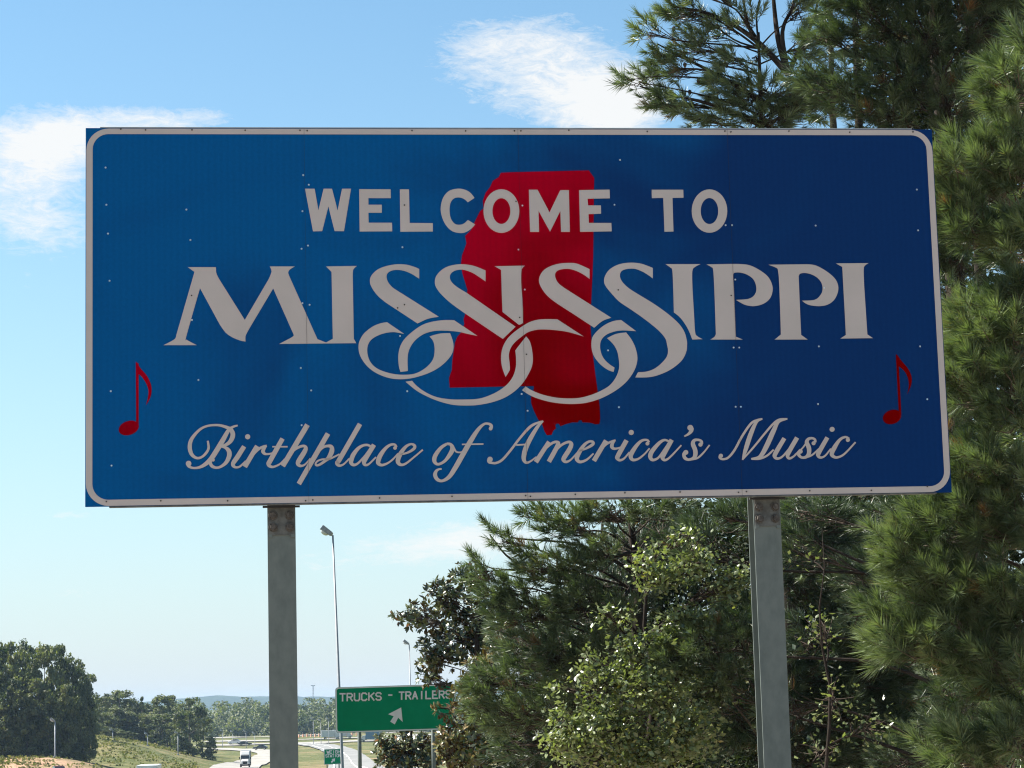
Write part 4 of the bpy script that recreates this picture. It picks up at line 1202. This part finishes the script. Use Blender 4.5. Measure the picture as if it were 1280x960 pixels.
# the far wood across the valley: one mass nobody could count
rng = np.random.default_rng(8)
PP, TT = [], []
for k in range(1500):
    x = rng.uniform(-380, 480); y = 1010 + 260 * rng.uniform(0, 1) ** 1.6
    h = rng.uniform(9, 14) + 3.0 * (y > 1150) + 1.5 * math.sin(x * .03)
    if y < 1035: h *= rng.uniform(.35, .7)
    w = rng.uniform(6, 10)
    z0 = float(ground_z(x, y))
    n = 190
    a = rng.uniform(0, 6.28, n); t_ = rng.uniform(0.03, 1, n) ** .8
    rad = w * .5 * np.sqrt(np.clip(1 - ((t_ - .45) / .58) ** 2, .03, 1)) * rng.uniform(.5, 1.1, n)
    PP.append(np.stack([x + rad * np.cos(a), y + rad * np.sin(a), z0 + h * t_], -1))
    TT.append(np.clip(rng.normal(.45, .15, n) + rng.normal(0, .16), 0, .93))
V, F, T = leaf_quads(np.concatenate(PP), 1.25, rng, np.concatenate(TT), flat=.4, asp=.85)
put(mesh_np('far_wood', V, F, M_far, tint=T), 'hazy green wood closing the valley beyond the highway', 'wood', kind='stuff')
# roadside bushes at the wood's foot

wx, wy = [], []
rng = np.random.default_rng(31)
while len(wx) < 3600:
    y = rng.uniform(330, 640); q = rng.uniform(.148, .24); x = -q * y
    if math.sin(x * .11) + math.sin(y * .07 + x * .05) + rng.normal(0, .8) > .1:
        wx.append(x); wy.append(y)
wx, wy = np.array(wx), np.array(wy)
n = len(wx)
P = np.repeat(np.stack([wx, wy, ground_z(wx, wy)], -1), 4, 0) + rng.normal(0, .5, (n * 4, 3)) * np.array([1, 1, .0])
P[:, 2] += np.abs(rng.normal(.05, .12, n * 4))
V, F, T = leaf_quads(P, .55, rng, np.clip(np.repeat(rng.uniform(.2, .97, n), 4) + rng.normal(0, .1, n * 4), 0, 1), flat=.1, asp=.7)
put(mesh_np('weeds', V, F, leaf_mat('dry_weeds', (.085, .10, .032), (.19, .175, .075), trans=.25, rough=.8, spec=.05, dead=(.23, .19, .10)), tint=T), 'rough weeds and dry grass on the hillside', 'weeds', kind='stuff')
# ------------------------------------------------------------------ near trees
M_needle = leaf_mat('pine_needles', (.030, .054, .022), (.195, .245, .115), trans=.20, rough=.40, spec=.55, dead=(.20, .10, .04))
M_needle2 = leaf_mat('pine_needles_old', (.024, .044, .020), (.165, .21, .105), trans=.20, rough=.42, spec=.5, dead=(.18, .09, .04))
M_broad = leaf_mat('bright_broad_leaves', (.024, .040, .012), (.235, .27, .115), trans=.28, rough=.30, spec=.7, dead=(.20, .17, .03))
M_mag = leaf_mat('magnolia_leaves', (.014, .028, .010), (.120, .125, .035), back=(.145, .080, .032), trans=.10, rough=.26, spec=.60, dead=(.20, .09, .03))
M_deep = leaf_mat('shaded_understorey_leaves', (.006, .013, .005), (.030, .044, .013), trans=.15, rough=.6, spec=.15, dead=(.10, .09, .02))  # leaf colour darkened to stand in for the wood's deep shade
M_bark = noise_mat('pine_bark', (.013, .010, .008), (.045, .034, .027), scale=5, rough=.95, detail=8, bump=.9, bscale=9, stretch=(1, 1, .35), spec=.15)
M_twig = noise_mat('twig_bark', (.03, .023, .018), (.10, .075, .058), scale=8, rough=.9, spec=.15)
M_twig_near = noise_mat('sunlit_twig_bark', (.06, .045, .035), (.22, .165, .125), scale=8, rough=.9, spec=.15)  # lighter copy of the twig bark, sunlight on the stems put into the colour
M_cone = noise_mat('pine_cone_scales', (.03, .02, .014), (.08, .055, .035), scale=30, rough=.9, bump=.8)

def tuft_variants(nv, n, L, wid, rng, shoot=.12):
    """needle brushes along +z: (nv, n*3, 3)"""
    out = []
    for v in range(nv):
        t = rng.uniform(0, 1, n) ** .8
        ang = np.radians(62 - 46 * t + rng.normal(0, 7, n))
        ph = rng.uniform(0, 2 * np.pi, n)
        d = np.stack([np.sin(ang) * np.cos(ph), np.sin(ang) * np.sin(ph), np.cos(ang)], -1)
        b_ = np.stack([np.zeros(n), np.zeros(n), t * shoot], -1) + d * .008
        ln = (L * rng.uniform(.72, 1.12, n))[:, None]
        r = rng.normal(size=(n, 3)); s = np.cross(d, r); s /= np.linalg.norm(s, axis=1)[:, None]
        tip = b_ + d * ln; tip[:, 2] -= 0.0
        out.append(np.stack([b_ + s * wid / 2, b_ - s * wid / 2, tip], 1).reshape(-1, 3))
    return np.array(out)
def frames_from_axis(Z, rng):
    n = len(Z)
    Z = Z / np.linalg.norm(Z, axis=1)[:, None]
    r = rng.normal(size=(n, 3))
    X = np.cross(r, Z); X /= np.linalg.norm(X, axis=1)[:, None]
    return np.stack([X, np.cross(Z, X), Z], 1)
def thin_twigs(A, B, r0, r1, rng, mid=None):
    """many 3-sided tapered twigs from A to B (n,3), bent at a middle point"""
    n = len(A)
    if n == 0:
        return np.zeros((0, 3)), np.zeros((0, 3), int)
    if mid is None:
        mid = (A + B) / 2 + rng.normal(0, .06, (n, 3)) * np.linalg.norm(B - A, axis=1)[:, None]
    Z = B - A + 1e-6
    fr = frames_from_axis(Z, rng)
    rings = []
    for P, r in ((A, r0), (mid, (r0 + r1) / 2), (B, r1)):
        for k in range(3):
            th = 2.094 * k
            rr = np.broadcast_to(np.asarray(r, float).reshape(-1, 1), (n, 1))
            rings.append(P + rr * (math.cos(th) * fr[:, 0] + math.sin(th) * fr[:, 1]))
    V = np.stack(rings, 1).reshape(-1, 3)
    i = np.arange(n)[:, None] * 9
    fs = []
    for s in (0, 3):
        for k in range(3):
            a, b_, c_, d_ = s + k, s + (k + 1) % 3, s + 3 + (k + 1) % 3, s + 3 + k
            fs += [[a, b_, c_], [a, c_, d_]]
    F = np.concatenate([i + np.array([f]) for f in fs], 1).reshape(-1, 3)
    return V, F

class Tree:
    """a near tree: trunk, limbs reaching to sprays of foliage; sprays = (px, py, D, rx, ry) in photo pixels at distance D"""
    def __init__(self, name, label, cat, px_base, D, top_py, seed, r_base=.2, lean=0.0, group=None, trunk_fork=None):
        self.rng = np.random.default_rng(seed)
        p = at(px_base, 900, D)
        self.D, self.g = D, float(ground_z(p[0], D))
        self.base = np.array([p[0], D, self.g])
        t = at(px_base, top_py, D)
        self.h = max(3.0, t[2] - self.g)
        self.lean = lean
        self.e = empty(name, self.base, label, cat, group)
        self.r = r_base
        self.limbs = []
        self.thin = 1.0
        self.TV, self.TF, self.nt = [], [], 0
        self.CV, self.CF, self.CT, self.nc = [], [], [], 0
        k = 9
        self.tp = [self.base + np.array([lean * self.h * (i / k) + .05 * math.sin(i * 1.7 + seed), .05 * math.cos(i * 1.3 + seed), self.h * i / k - (.3 if i == 0 else 0)]) for i in range(k + 1)]
        MB().tube(self.tp, [self.r * (1 - .88 * i / k) * (1.25 if i == 0 else 1) for i in range(k + 1)], 10).build('trunk', M_bark, self.e, smooth=True)
    def trunk_at(self, z):
        f = np.clip((z - self.g) / self.h, .05, .98) * (len(self.tp) - 1)
        i = int(f)
        return self.tp[i] + (self.tp[min(i + 1, len(self.tp) - 1)] - self.tp[i]) * (f - i)
    def reach(self, c, rise=.25, rad=None):
        """limb from the trunk to spray centre c; returns its polyline"""
        dh = np.linalg.norm((c - self.base)[:2])
        s = self.trunk_at(c[2] - rise * dh - self.rng.uniform(0, .3))
        L = np.linalg.norm(c - s)
        m1 = s + (c - s) * .35 + np.array([0, 0, .05 * L]) + self.rng.normal(0, .04 * L, 3)
        m2 = s + (c - s) * .7 + np.array([0, 0, .04 * L]) + self.rng.normal(0, .04 * L, 3)
        pts = smooth_path([s, m1, m2, c], 4)
        r0 = (rad or (.009 + .006 * L)) * self.thin
        self.limbs.append((pts, list(np.linspace(r0, .006, len(pts))), 5))
        return pts
    def addc(self, V, F, T):
        self.CV.append(V); self.CF.append(F + self.nc); self.CT.append(T); self.nc += len(V)
    def addt(self, V, F):
        self.TV.append(V); self.TF.append(F + self.nt); self.nt += len(V)
    def pine(self, sprays, tufts, dens, size=1.0, tint=.45, rise=.25, limb=True, up=.45, flat=.8):
        rng = self.rng
        for sp_ in sprays:
            px, py, D, rx_, ry_ = sp_[:5]
            c = at(px, py, D); k = D / FPX
            R = np.array([rx_ * k, min(rx_, ry_) * k * flat + .12, ry_ * k])
            n = max(3, int(dens * rx_ * ry_))
            d = rng.normal(size=(n, 3)); d /= np.linalg.norm(d, axis=1)[:, None]
            P = c + d * R * (rng.uniform(.1, 1, n) ** .5)[:, None]
            out = P - self.trunk_at(c[2]); out[:, 2] *= .3
            out /= np.linalg.norm(out, axis=1)[:, None] + 1e-6
            ax = .95 * out + .42 * d + np.array([0, 0, up]) + rng.normal(0, .22, (n, 3))
            fr = frames_from_axis(ax, rng)
            v = rng.integers(0, len(tufts), n)
            sc_ = size * rng.uniform(.58, 1.25, n)
            V = np.einsum('nkj,nji->nki', tufts[v] * sc_[:, None, None], fr) + P[:, None, :]
            m = tufts.shape[1]
            base_t = np.clip(rng.normal(tint, .17, n) + rng.normal(0, .09), .02, .9)
            base_t[rng.uniform(size=n) < .012] = 1.0
            T = np.clip(base_t[:, None] + rng.normal(0, .10, (n, m // 3)), 0, 1)
            T[base_t < .95] = np.minimum(T[base_t < .95], .93)
            F = np.arange(n * m).reshape(-1, 3)
            self.addc(V.reshape(-1, 3), F, np.repeat(T.reshape(-1), 3))
            if limb:
                pts = self.reach(c, rise)
                far = pts[len(pts) // 2:]
                a = far[rng.integers(0, len(far), n)]
                near_ = np.linalg.norm(P - a, axis=1) < max(R) * 2.2
                A_ = np.where(near_[:, None], a, c + (P - c) * .25)
                Z = fr[:, 2]
                V, F = thin_twigs(A_, P + Z * .09, .0075, .0035, rng, mid=P - Z * .12 * rng.uniform(.5, 1.2, (n, 1)))
                self.addt(V, F)
    def broad(self, sprays, dens, leaf, tint=.5, rise=.3, limb=True, cluster=7, spread=.09, flat=.5, asp=.62, shell=.5):
        rng = self.rng
        for sp_ in sprays:
            px, py, D, rx_, ry_ = sp_[:5]
            c = at(px, py, D); k = D / FPX
            R = np.array([rx_ * k, min(rx_, ry_) * k + .1, ry_ * k])
            n = max(3, int(dens * rx_ * ry_))
            d = rng.normal(size=(n, 3)); d /= np.linalg.norm(d, axis=1)[:, None]
            P = c + d * R * (rng.uniform(.05, 1, n) ** shell)[:, None]
            Q = np.repeat(P, cluster, 0) + rng.normal(0, spread, (n * cluster, 3))
            t = np.clip(np.repeat(rng.normal(tint, .15, n) + rng.normal(0, .1), cluster) + rng.normal(0, .13, n * cluster), .02, .93)
            t[rng.uniform(size=n * cluster) < .008] = 1.0
            self.addc(*leaf_quads(Q, leaf, rng, t, flat=flat, asp=asp))
            if limb:
                pts = self.reach(c, rise)
                m = min(n, 60)
                far = pts[len(pts) // 2:]
                a = far[rng.integers(0, len(far), m)]
                self.addt(*thin_twigs(a, P[:m], .008, .003, rng))
    def rosettes(self, sprays, dens, leaf, tint=.45, rise=.3, per=9):
        """stiff whorls of big leaves (magnolia)"""
        rng = self.rng
        for px, py, D, rx_, ry_ in sprays:
            c = at(px, py, D); k = D / FPX
            R = np.array([rx_ * k, min(rx_, ry_) * k + .15, ry_ * k])
            n = max(3, int(dens * rx_ * ry_))
            d = rng.normal(size=(n, 3)); d /= np.linalg.norm(d, axis=1)[:, None]
            P = c + d * R * (rng.uniform(.1, 1, n) ** .5)[:, None]
            ax = d * .8 + np.array([0, 0, .55]) + rng.normal(0, .25, (n, 3))
            fr = frames_from_axis(ax, rng)
            th = rng.uniform(0, 6.28, (n, per)); el_ = rng.uniform(.1, .9, (n, per))
            lo = np.stack([np.cos(th) * np.cos(el_), np.sin(th) * np.cos(el_), np.sin(el_)], -1)
            di = np.einsum('nkj,nji->nki', lo, fr).reshape(-1, 3)
            Pr = np.repeat(P, per, 0)
            L = leaf * rng.uniform(.7, 1.15, n * per)
            axr = np.repeat(fr[:, 2], per, 0)
            sd = np.cross(di, axr); sd /= np.linalg.norm(sd, axis=1)[:, None] + 1e-6
            nr = np.cross(sd, di)
            L = L[:, None]
            pts = [Pr + di * L * .1, Pr + di * L * .45 + sd * L * .19 + nr * L * .04, Pr + di * L * .8 + sd * L * .14, Pr + di * L * 1.08 - nr * L * .06, Pr + di * L * .8 - sd * L * .14, Pr + di * L * .45 - sd * L * .19 + nr * L * .04]
            V = np.stack(pts, 1).reshape(-1, 3)
            i = np.arange(n * per)[:, None] * 6
            F = np.concatenate([i + np.array([f]) for f in ((0, 1, 5), (1, 2, 4), (1, 4, 5), (2, 3, 4))], 1).reshape(-1, 3)
            t = np.clip(np.repeat(rng.normal(tint, .15, n), per) + rng.normal(0, .15, n * per), .02, .93)
            t[rng.uniform(size=n * per) < .02] = 1.0
            self.addc(V, F, np.repeat(t, 6))
            pts = self.reach(c, rise)
            m = min(n, 40)
            far = pts[len(pts) // 2:]
            self.addt(*thin_twigs(far[rng.integers(0, len(far), m)], P[:m], .012, .005, rng))
    def finish(self, mat, twig=None):
        for p_, r_, n_ in self.limbs:
            MB().tube(p_, r_, n_, cap=False).build('limb', M_bark, self.e, smooth=True)
        if self.TV:
            put(mesh_np('twigs', np.concatenate(self.TV), np.concatenate(self.TF), twig or M_twig, self.e), kind='stuff')
        put(mesh_np('crown', np.concatenate(self.CV), np.concatenate(self.CF), mat, self.e, tint=np.concatenate(self.CT)), kind='stuff')
        return self.e
rngT = np.random.default_rng(77)
TUFT_NEAR = tuft_variants(10, 95, .155, .0072, rngT, shoot=.16)
TUFT_MID = tuft_variants(10, 64, .15, .0088, rngT, shoot=.15)
TUFT_FAR = tuft_variants(8, 46, .165, .0115, rngT, shoot=.15)

def S(D, *rows):
    return [(x, y, D + (r[0] if r else 0), a, b_) for x, y, a, b_, *r in rows]

# near pine, right edge of the frame
t = Tree('pine_tree', 'nearest pine, sunlit needle tufts crowding the right edge beside the sign', 'pine tree', 1420, 17.5, -520, 1, r_base=.17)
t.pine(S(16.6, (1225, 215, 50, 42), (1190, 235, 22, 42), (1262, 115, 30, 40), (1265, 300, 40, 40), (1210, 280, 35, 40), (1235, 420, 48, 46), (1205, 480, 32, 42), (1262, 500, 40, 50), (1235, 590, 50, 36), (1195, 590, 28, 28), (1215, 655, 66, 34), (1135, 690, 36, 28),
         (1175, 735, 55, 36), (1240, 740, 50, 45), (1130, 805, 36, 32), (1190, 800, 55, 40), (1250, 835, 50, 45), (1210, 940, 52, 26), (1268, 925, 40, 40), (1275, 200, 35, 50), (1275, 400, 35, 60), (1280, 640, 35, 60), (1280, 780, 30, 50), (1165, 660, 25, 20), (1100, 770, 16, 16)),
       TUFT_NEAR, .034, .92, tint=.52, up=.55)
t.pine(S(17.6, (1300, 100, 60, 90), (1310, 300, 60, 100), (1320, 500, 60, 100), (1330, 700, 70, 100), (1320, 900, 70, 90), (1380, 0, 70, 110), (1390, 200, 70, 110), (1390, 420, 70, 110), (1400, 640, 70, 110), (1400, 860, 70, 100), (1340, -120, 90, 90), (1360, -300, 70, 90), (1460, 300, 70, 110), (1470, 560, 70, 110), (1460, 60, 70, 110), (1480, 800, 70, 110)),
       TUFT_MID, .010, 1.15, tint=.45)
t.finish(M_needle, M_twig_near)

# tall dark pine behind the sign's right end
t = Tree('pine_tree', 'tall dark pine rising behind the right end of the welcome sign', 'pine tree', 1222, 24.0, -700, 2, r_base=.17)
t.pine(S(23.5, (1080, 35, 48, 40), (1120, 100, 55, 45), (1045, 115, 36, 32), (1160, 50, 50, 55), (1225, 40, 50, 40), (1185, 130, 40, 40), (1062, 0, 40, 30), (1110, 145, 60, 25), (1010, 95, 24, 22), (1035, 50, 30, 22), (1145, -20, 90, 45), (1240, -10, 60, 50), (1100, -90, 100, 70), (1230, -110, 80, 80),
         (1250, 150, 35, 50), (1200, 330, 40, 60), (1175, 190, 24, 30), (1200, 240, 30, 50), (1185, 300, 26, 40), (1170, 400, 26, 60), (1170, 560, 40, 60), (1215, 480, 40, 60), (1160, 250, 30, 60)),
       TUFT_MID, .032, 1.0, tint=.34)
t.pine(S(24.5, (905, 648, 40, 20), (1010, 640, 38, 26), (865, 690, 40, 40), (1000, 690, 40, 32), (870, 800, 42, 32), (890, 860, 32, 40), (1150, 630, 40, 25), (1190, 700, 60, 50), (1110, 650, 40, 30), (1080, 740, 40, 60), (1190, 830, 40, 60), (1180, 920, 50, 40), (1215, 880, 40, 40, -1.5), (1185, 870, 30, 30, -1.5), (1230, 780, 40, 50, -1.5), (1130, 950, 40, 30), (1110, 720, 30, 30), (1000, 800, 24, 30), (975, 880, 24, 40)),
       TUFT_MID, .024, 1.0, tint=.24)  # lower boughs tinted darker, shadow put into the needle colour
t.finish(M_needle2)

# open-topped pine against the sky, upper left of the tree group
t = Tree('pine_tree', 'open-branched pine against the sky above the sign, its top forking', 'pine tree', 992, 30.0, 40, 3, r_base=.16, lean=-.004)
fork = at(985, 92, 30)
for path, r0 in (([(985, 92), (972, 45), (966, -10), (960, -60)], .055), ([(985, 92), (1000, 60), (1018, 20), (1030, -40)], .04), ([(985, 92), (950, 55), (915, 30), (880, 15), (840, 8)], .05), ([(985, 92), (978, 40), (992, 5), (1000, -40)], .04),
                 ([(988, 150), (940, 118), (890, 90), (850, 70), (822, 55)], .04), ([(990, 170), (930, 145), (880, 128), (845, 120), (800, 108)], .04), ([(950, 55), (935, 30), (930, 5), (925, -30)], .03), ([(990, 130), (1012, 100), (1025, 80)], .025)):
    P = smooth_path([at(x, y, 30 + .25 * math.sin(i * 1.9 + x)) for i, (x, y) in enumerate(path)], 5)
    t.limbs.append((P, list(np.linspace(r0, .010, len(P))), 6))
t.pine(S(30.0, (812, 40, 15, 16), (838, 88, 30, 16), (800, 103, 20, 9), (842, 128, 30, 16), (865, 60, 26, 20), (860, 15, 30, 15), (905, 30, 20, 16), (925, 120, 44, 20), (900, 100, 25, 14), (932, 25, 20, 13), (968, 118, 44, 28), (1012, 60, 26, 26), (838, 12, 18, 12), (822, 70, 14, 12),
         (880, 145, 40, 14), (960, 150, 60, 18), (1000, 15, 24, 18), (945, 70, 14, 10), (1025, 120, 30, 30), (880, -30, 60, 25), (960, -50, 70, 35), (820, 130, 14, 12), (784, 100, 8, 6), (1000, 130, 36, 24), (915, 75, 20, 12), (890, 45, 12, 10)),
       TUFT_FAR, .062, .98, tint=.46, limb=True, rise=.15)
t.pine(S(30.5, (940, 300, 120, 110), (900, 520, 120, 90), (1010, 450, 90, 120)), TUFT_FAR, .006, 1.2, tint=.4)
t.finish(M_needle)
mb = MB()
for x, y in ((842, 33), (856, 78), (873, 98), (838, 112), (884, 36), (908, 78), (862, 112), (1010, 40)):
    p = at(x, y, 29.9)
    n_ = 8; prof = [(.0, .005), (.012, .022), (.035, .028), (.06, .02), (.078, .006)]
    for (z0, r0), (z1, r1) in zip(prof[:-1], prof[1:]):
        mb.add([p + [r0 * math.cos(a), r0 * math.sin(a), -z0] for a in np.linspace(0, 6.283, n_, endpoint=False)] + [p + [r1 * math.cos(a), r1 * math.sin(a), -z1] for a in np.linspace(0, 6.283, n_, endpoint=False)],
               [(i, (i + 1) % n_, n_ + (i + 1) % n_, n_ + i) for i in range(n_)])
put(mb.build('pine_cones', M_cone, t.e), kind='stuff')

# pine below the sign, left of the group
t = Tree('pine_tree', 'pine under the middle of the sign, boughs reaching left over the magnolia', 'pine tree', 800, 27.5, 560, 4, r_base=.15)
for path, r0 in (([(800, 720), (770, 760), (745, 800), (730, 840)], .03), ([(800, 690), (750, 700), (700, 730), (640, 700), (612, 668)], .035), ([(800, 740), (740, 735), (690, 760), (640, 750)], .03), ([(800, 650), (740, 650), (690, 650), (650, 645)], .03), ([(815, 690), (850, 665), (880, 645)], .03)):
    P = smooth_path([at(x, y, 27.3 + .2 * math.sin(i * 2.1 + x)) for i, (x, y) in enumerate(path)], 5)
    t.limbs.append((P, list(np.linspace(r0, .008, len(P))), 6))
t.pine(S(26.8, (628, 676, 18, 9), (614, 664, 7, 9), (660, 692, 20, 10), (598, 715, 13, 15), (622, 745, 24, 18), (670, 645, 24, 13), (705, 655, 36, 20), (690, 715, 36, 26), (650, 765, 36, 26), (720, 755, 40, 32), (680, 820, 46, 32), (615, 855, 32, 20), (640, 895, 40, 26), (600, 880, 22, 14),
         (745, 825, 36, 36), (740, 690, 30, 24), (700, 880, 36, 30), (770, 770, 30, 30), (760, 640, 40, 18), (830, 640, 40, 14), (650, 735, 26, 14), (590, 700, 6, 10)),
       TUFT_FAR, .060, .88, tint=.50)
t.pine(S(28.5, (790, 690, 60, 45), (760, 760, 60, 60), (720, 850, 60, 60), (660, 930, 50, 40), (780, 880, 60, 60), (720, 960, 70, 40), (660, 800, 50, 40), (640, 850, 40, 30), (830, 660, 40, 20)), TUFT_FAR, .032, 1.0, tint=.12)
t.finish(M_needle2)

t = Tree('pine_tree', 'young dense pine hidden behind the right sign post, one bough left of it', 'pine tree', 964, 26.5, 560, 12, r_base=.10)
t.pine(S(26.5, (1010, 720, 50, 40), (1060, 800, 50, 50), (1000, 850, 50, 50), (1060, 900, 50, 50), (930, 780, 40, 40), (920, 900, 40, 50), (1110, 840, 40, 50), (1040, 660, 50, 30), (1110, 760, 40, 40), (1010, 940, 60, 30), (1120, 930, 40, 40), (960, 640, 50, 30)), TUFT_FAR, .060, 1.05, tint=.06)  # low tint paints deep shade into these boughs
t.pine(S(24.0, (868, 812, 40, 26), (840, 826, 26, 18), (900, 850, 30, 34), (880, 795, 24, 16), (925, 800, 26, 40)), TUFT_MID, .030, .95, tint=.42)
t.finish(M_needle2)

# bright broadleaf sapling in front, between the pines
t = Tree('broadleaf_tree', 'bright green broadleaf tree with glinting leaves left of the right sign post', 'tree', 815, 24.5, 690, 5, r_base=.08)
t.broad(S(24.0, (760, 905, 50, 40), (812, 862, 42, 36), (858, 915, 42, 44), (722, 930, 30, 30), (785, 812, 28, 16), (832, 722, 36, 18), (872, 704, 28, 18), (905, 735, 24, 22), (803, 705, 10, 16), (850, 772, 30, 14), (702, 905, 14, 18), (755, 765, 10, 10), (742, 850, 22, 20), (800, 945, 60, 30), (860, 670, 18, 9), (925, 720, 10, 12), (735, 822, 12, 9),
          (830, 800, 34, 14), (775, 840, 20, 14), (895, 860, 18, 26), (820, 690, 9, 10), (780, 775, 9, 9), (700, 860, 8, 8), (690, 925, 12, 12), (850, 845, 18, 12), (885, 775, 16, 10)),
        .105, .062, tint=.55, cluster=8, spread=.07, shell=.7, flat=.25)
t.finish(M_broad)
t = Tree('broadleaf_tree', 'thin shaded broadleaf tree with scattered lit leaves right of the sign post', 'tree', 1035, 23.0, 660, 6, r_base=.03)
t.broad(S(23.2, (1030, 790, 30, 26), (1042, 870, 26, 36), (1020, 935, 34, 26), (1010, 700, 14, 20), (1085, 910, 36, 30)),
        .020, .062, tint=.45, cluster=5, spread=.08)
t.finish(M_broad)
t = Tree('broadleaf_tree', 'pale-leaved sapling peeping between the near pine boughs at the right edge', 'tree', 1270, 18.6, 520, 7, r_base=.04)
t.broad(S(18.3, (1262, 556, 18, 20), (1275, 575, 14, 14), (1250, 545, 10, 8)), .10, .075, tint=.75, cluster=5, spread=.05)
t.finish(M_broad)

# magnolia beside the green sign, and a dark one lower down behind it
t = Tree('magnolia_tree', 'dark magnolia with rusty leaf backs overlapping the green guide sign', 'tree', 600, 50.0, 690, 8, r_base=.14)
t.rosettes(S(50.5, (590, 725, 26, 20), (560, 755, 34, 26), (525, 770, 24, 20), (503, 774, 8, 7), (575, 800, 40, 40), (545, 815, 26, 30), (600, 770, 36, 34), (535, 845, 14, 14), (553, 735, 14, 12), (576, 715, 10, 12), (535, 742, 7, 8), (498, 772, 7, 8), (545, 855, 14, 10), (534, 828, 8, 10), (620, 800, 40, 40)),
           .085, .160, tint=.36)
t.rosettes(S(47.0, (578, 866, 18, 10), (560, 886, 17, 9), (548, 886, 6, 5), (590, 845, 20, 20), (600, 885, 26, 20), (585, 905, 30, 10), (570, 925, 28, 22), (600, 945, 40, 26), (560, 945, 22, 20), (618, 830, 26, 24), (630, 790, 26, 20), (640, 940, 36, 26)),
           .070, .165, tint=.88)  # high tint paints these lower boughs as sunlit
t.finish(M_mag)
t = Tree('magnolia_tree', 'low dark magnolia thicket standing behind the guide sign posts', 'tree', 512, 63.0, 905, 9, r_base=.10)
t.rosettes(S(63.0, (505, 935, 34, 26), (480, 945, 16, 26), (540, 930, 34, 26), (520, 955, 46, 26), (475, 925, 8, 10), (570, 930, 34, 30)), .075, .19, tint=.34)
t.finish(M_mag)

# the dim wood behind: each tree its own trunk and crown
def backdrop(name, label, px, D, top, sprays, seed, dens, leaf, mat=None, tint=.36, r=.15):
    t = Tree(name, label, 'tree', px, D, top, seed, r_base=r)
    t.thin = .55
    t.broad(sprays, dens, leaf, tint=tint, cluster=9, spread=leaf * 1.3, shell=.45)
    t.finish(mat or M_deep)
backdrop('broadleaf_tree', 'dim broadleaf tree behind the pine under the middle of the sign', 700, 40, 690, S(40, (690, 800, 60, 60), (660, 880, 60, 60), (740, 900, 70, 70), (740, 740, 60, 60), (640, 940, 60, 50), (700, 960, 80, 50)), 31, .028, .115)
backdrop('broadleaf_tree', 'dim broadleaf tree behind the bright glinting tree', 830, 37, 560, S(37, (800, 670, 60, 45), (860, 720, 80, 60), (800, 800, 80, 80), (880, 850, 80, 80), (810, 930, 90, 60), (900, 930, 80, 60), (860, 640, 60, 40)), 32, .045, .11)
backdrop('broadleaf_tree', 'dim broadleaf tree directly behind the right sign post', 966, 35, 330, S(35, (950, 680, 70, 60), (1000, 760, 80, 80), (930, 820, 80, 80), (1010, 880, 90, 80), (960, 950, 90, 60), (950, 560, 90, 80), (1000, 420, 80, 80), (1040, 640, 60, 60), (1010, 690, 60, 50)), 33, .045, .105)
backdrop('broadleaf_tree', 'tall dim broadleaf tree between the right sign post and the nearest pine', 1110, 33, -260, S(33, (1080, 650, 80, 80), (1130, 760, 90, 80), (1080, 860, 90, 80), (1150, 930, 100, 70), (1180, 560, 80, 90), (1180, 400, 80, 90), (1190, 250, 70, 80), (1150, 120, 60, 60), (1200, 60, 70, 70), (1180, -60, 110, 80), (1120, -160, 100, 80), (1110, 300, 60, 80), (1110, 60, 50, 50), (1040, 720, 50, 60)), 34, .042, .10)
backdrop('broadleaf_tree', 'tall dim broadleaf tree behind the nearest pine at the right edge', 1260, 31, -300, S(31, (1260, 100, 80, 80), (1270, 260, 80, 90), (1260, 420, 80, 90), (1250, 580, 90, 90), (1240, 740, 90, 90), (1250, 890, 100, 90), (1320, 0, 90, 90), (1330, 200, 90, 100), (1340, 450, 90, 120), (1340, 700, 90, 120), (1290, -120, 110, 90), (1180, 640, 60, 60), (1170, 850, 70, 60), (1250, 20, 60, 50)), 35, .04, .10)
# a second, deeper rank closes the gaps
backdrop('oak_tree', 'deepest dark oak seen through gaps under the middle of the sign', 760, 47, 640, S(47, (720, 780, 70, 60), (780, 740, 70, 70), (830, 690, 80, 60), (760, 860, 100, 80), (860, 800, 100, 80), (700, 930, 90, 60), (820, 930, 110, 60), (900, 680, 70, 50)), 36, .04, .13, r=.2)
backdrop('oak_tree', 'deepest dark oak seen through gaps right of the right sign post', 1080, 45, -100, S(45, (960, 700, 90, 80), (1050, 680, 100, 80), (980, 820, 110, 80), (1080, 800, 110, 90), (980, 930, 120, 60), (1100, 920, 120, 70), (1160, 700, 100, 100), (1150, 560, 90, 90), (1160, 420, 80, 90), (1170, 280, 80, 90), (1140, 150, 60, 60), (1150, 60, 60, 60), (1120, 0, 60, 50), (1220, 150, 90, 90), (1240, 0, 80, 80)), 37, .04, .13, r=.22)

# ------------------------------------------------------------------ air
HAZE = 0.9e-4
if HAZE:
    hz = MB().box((0, 3250, 5.0), (7600, 7240, 44.0))
    m = bpy.data.materials.new('haze')
    m.use_nodes = True
    nt = m.node_tree
    nt.nodes.clear()
    pv = nd(nt, 'ShaderNodeVolumePrincipled')
    pv.inputs['Color'].default_value = (.50, .70, .92, 1)
    pv.inputs['Density'].default_value = HAZE
    ou = nd(nt, 'ShaderNodeOutputMaterial')
    nt.links.new(pv.outputs[0], ou.inputs['Volume'])
    put(hz.build('haze', m), kind='stuff')
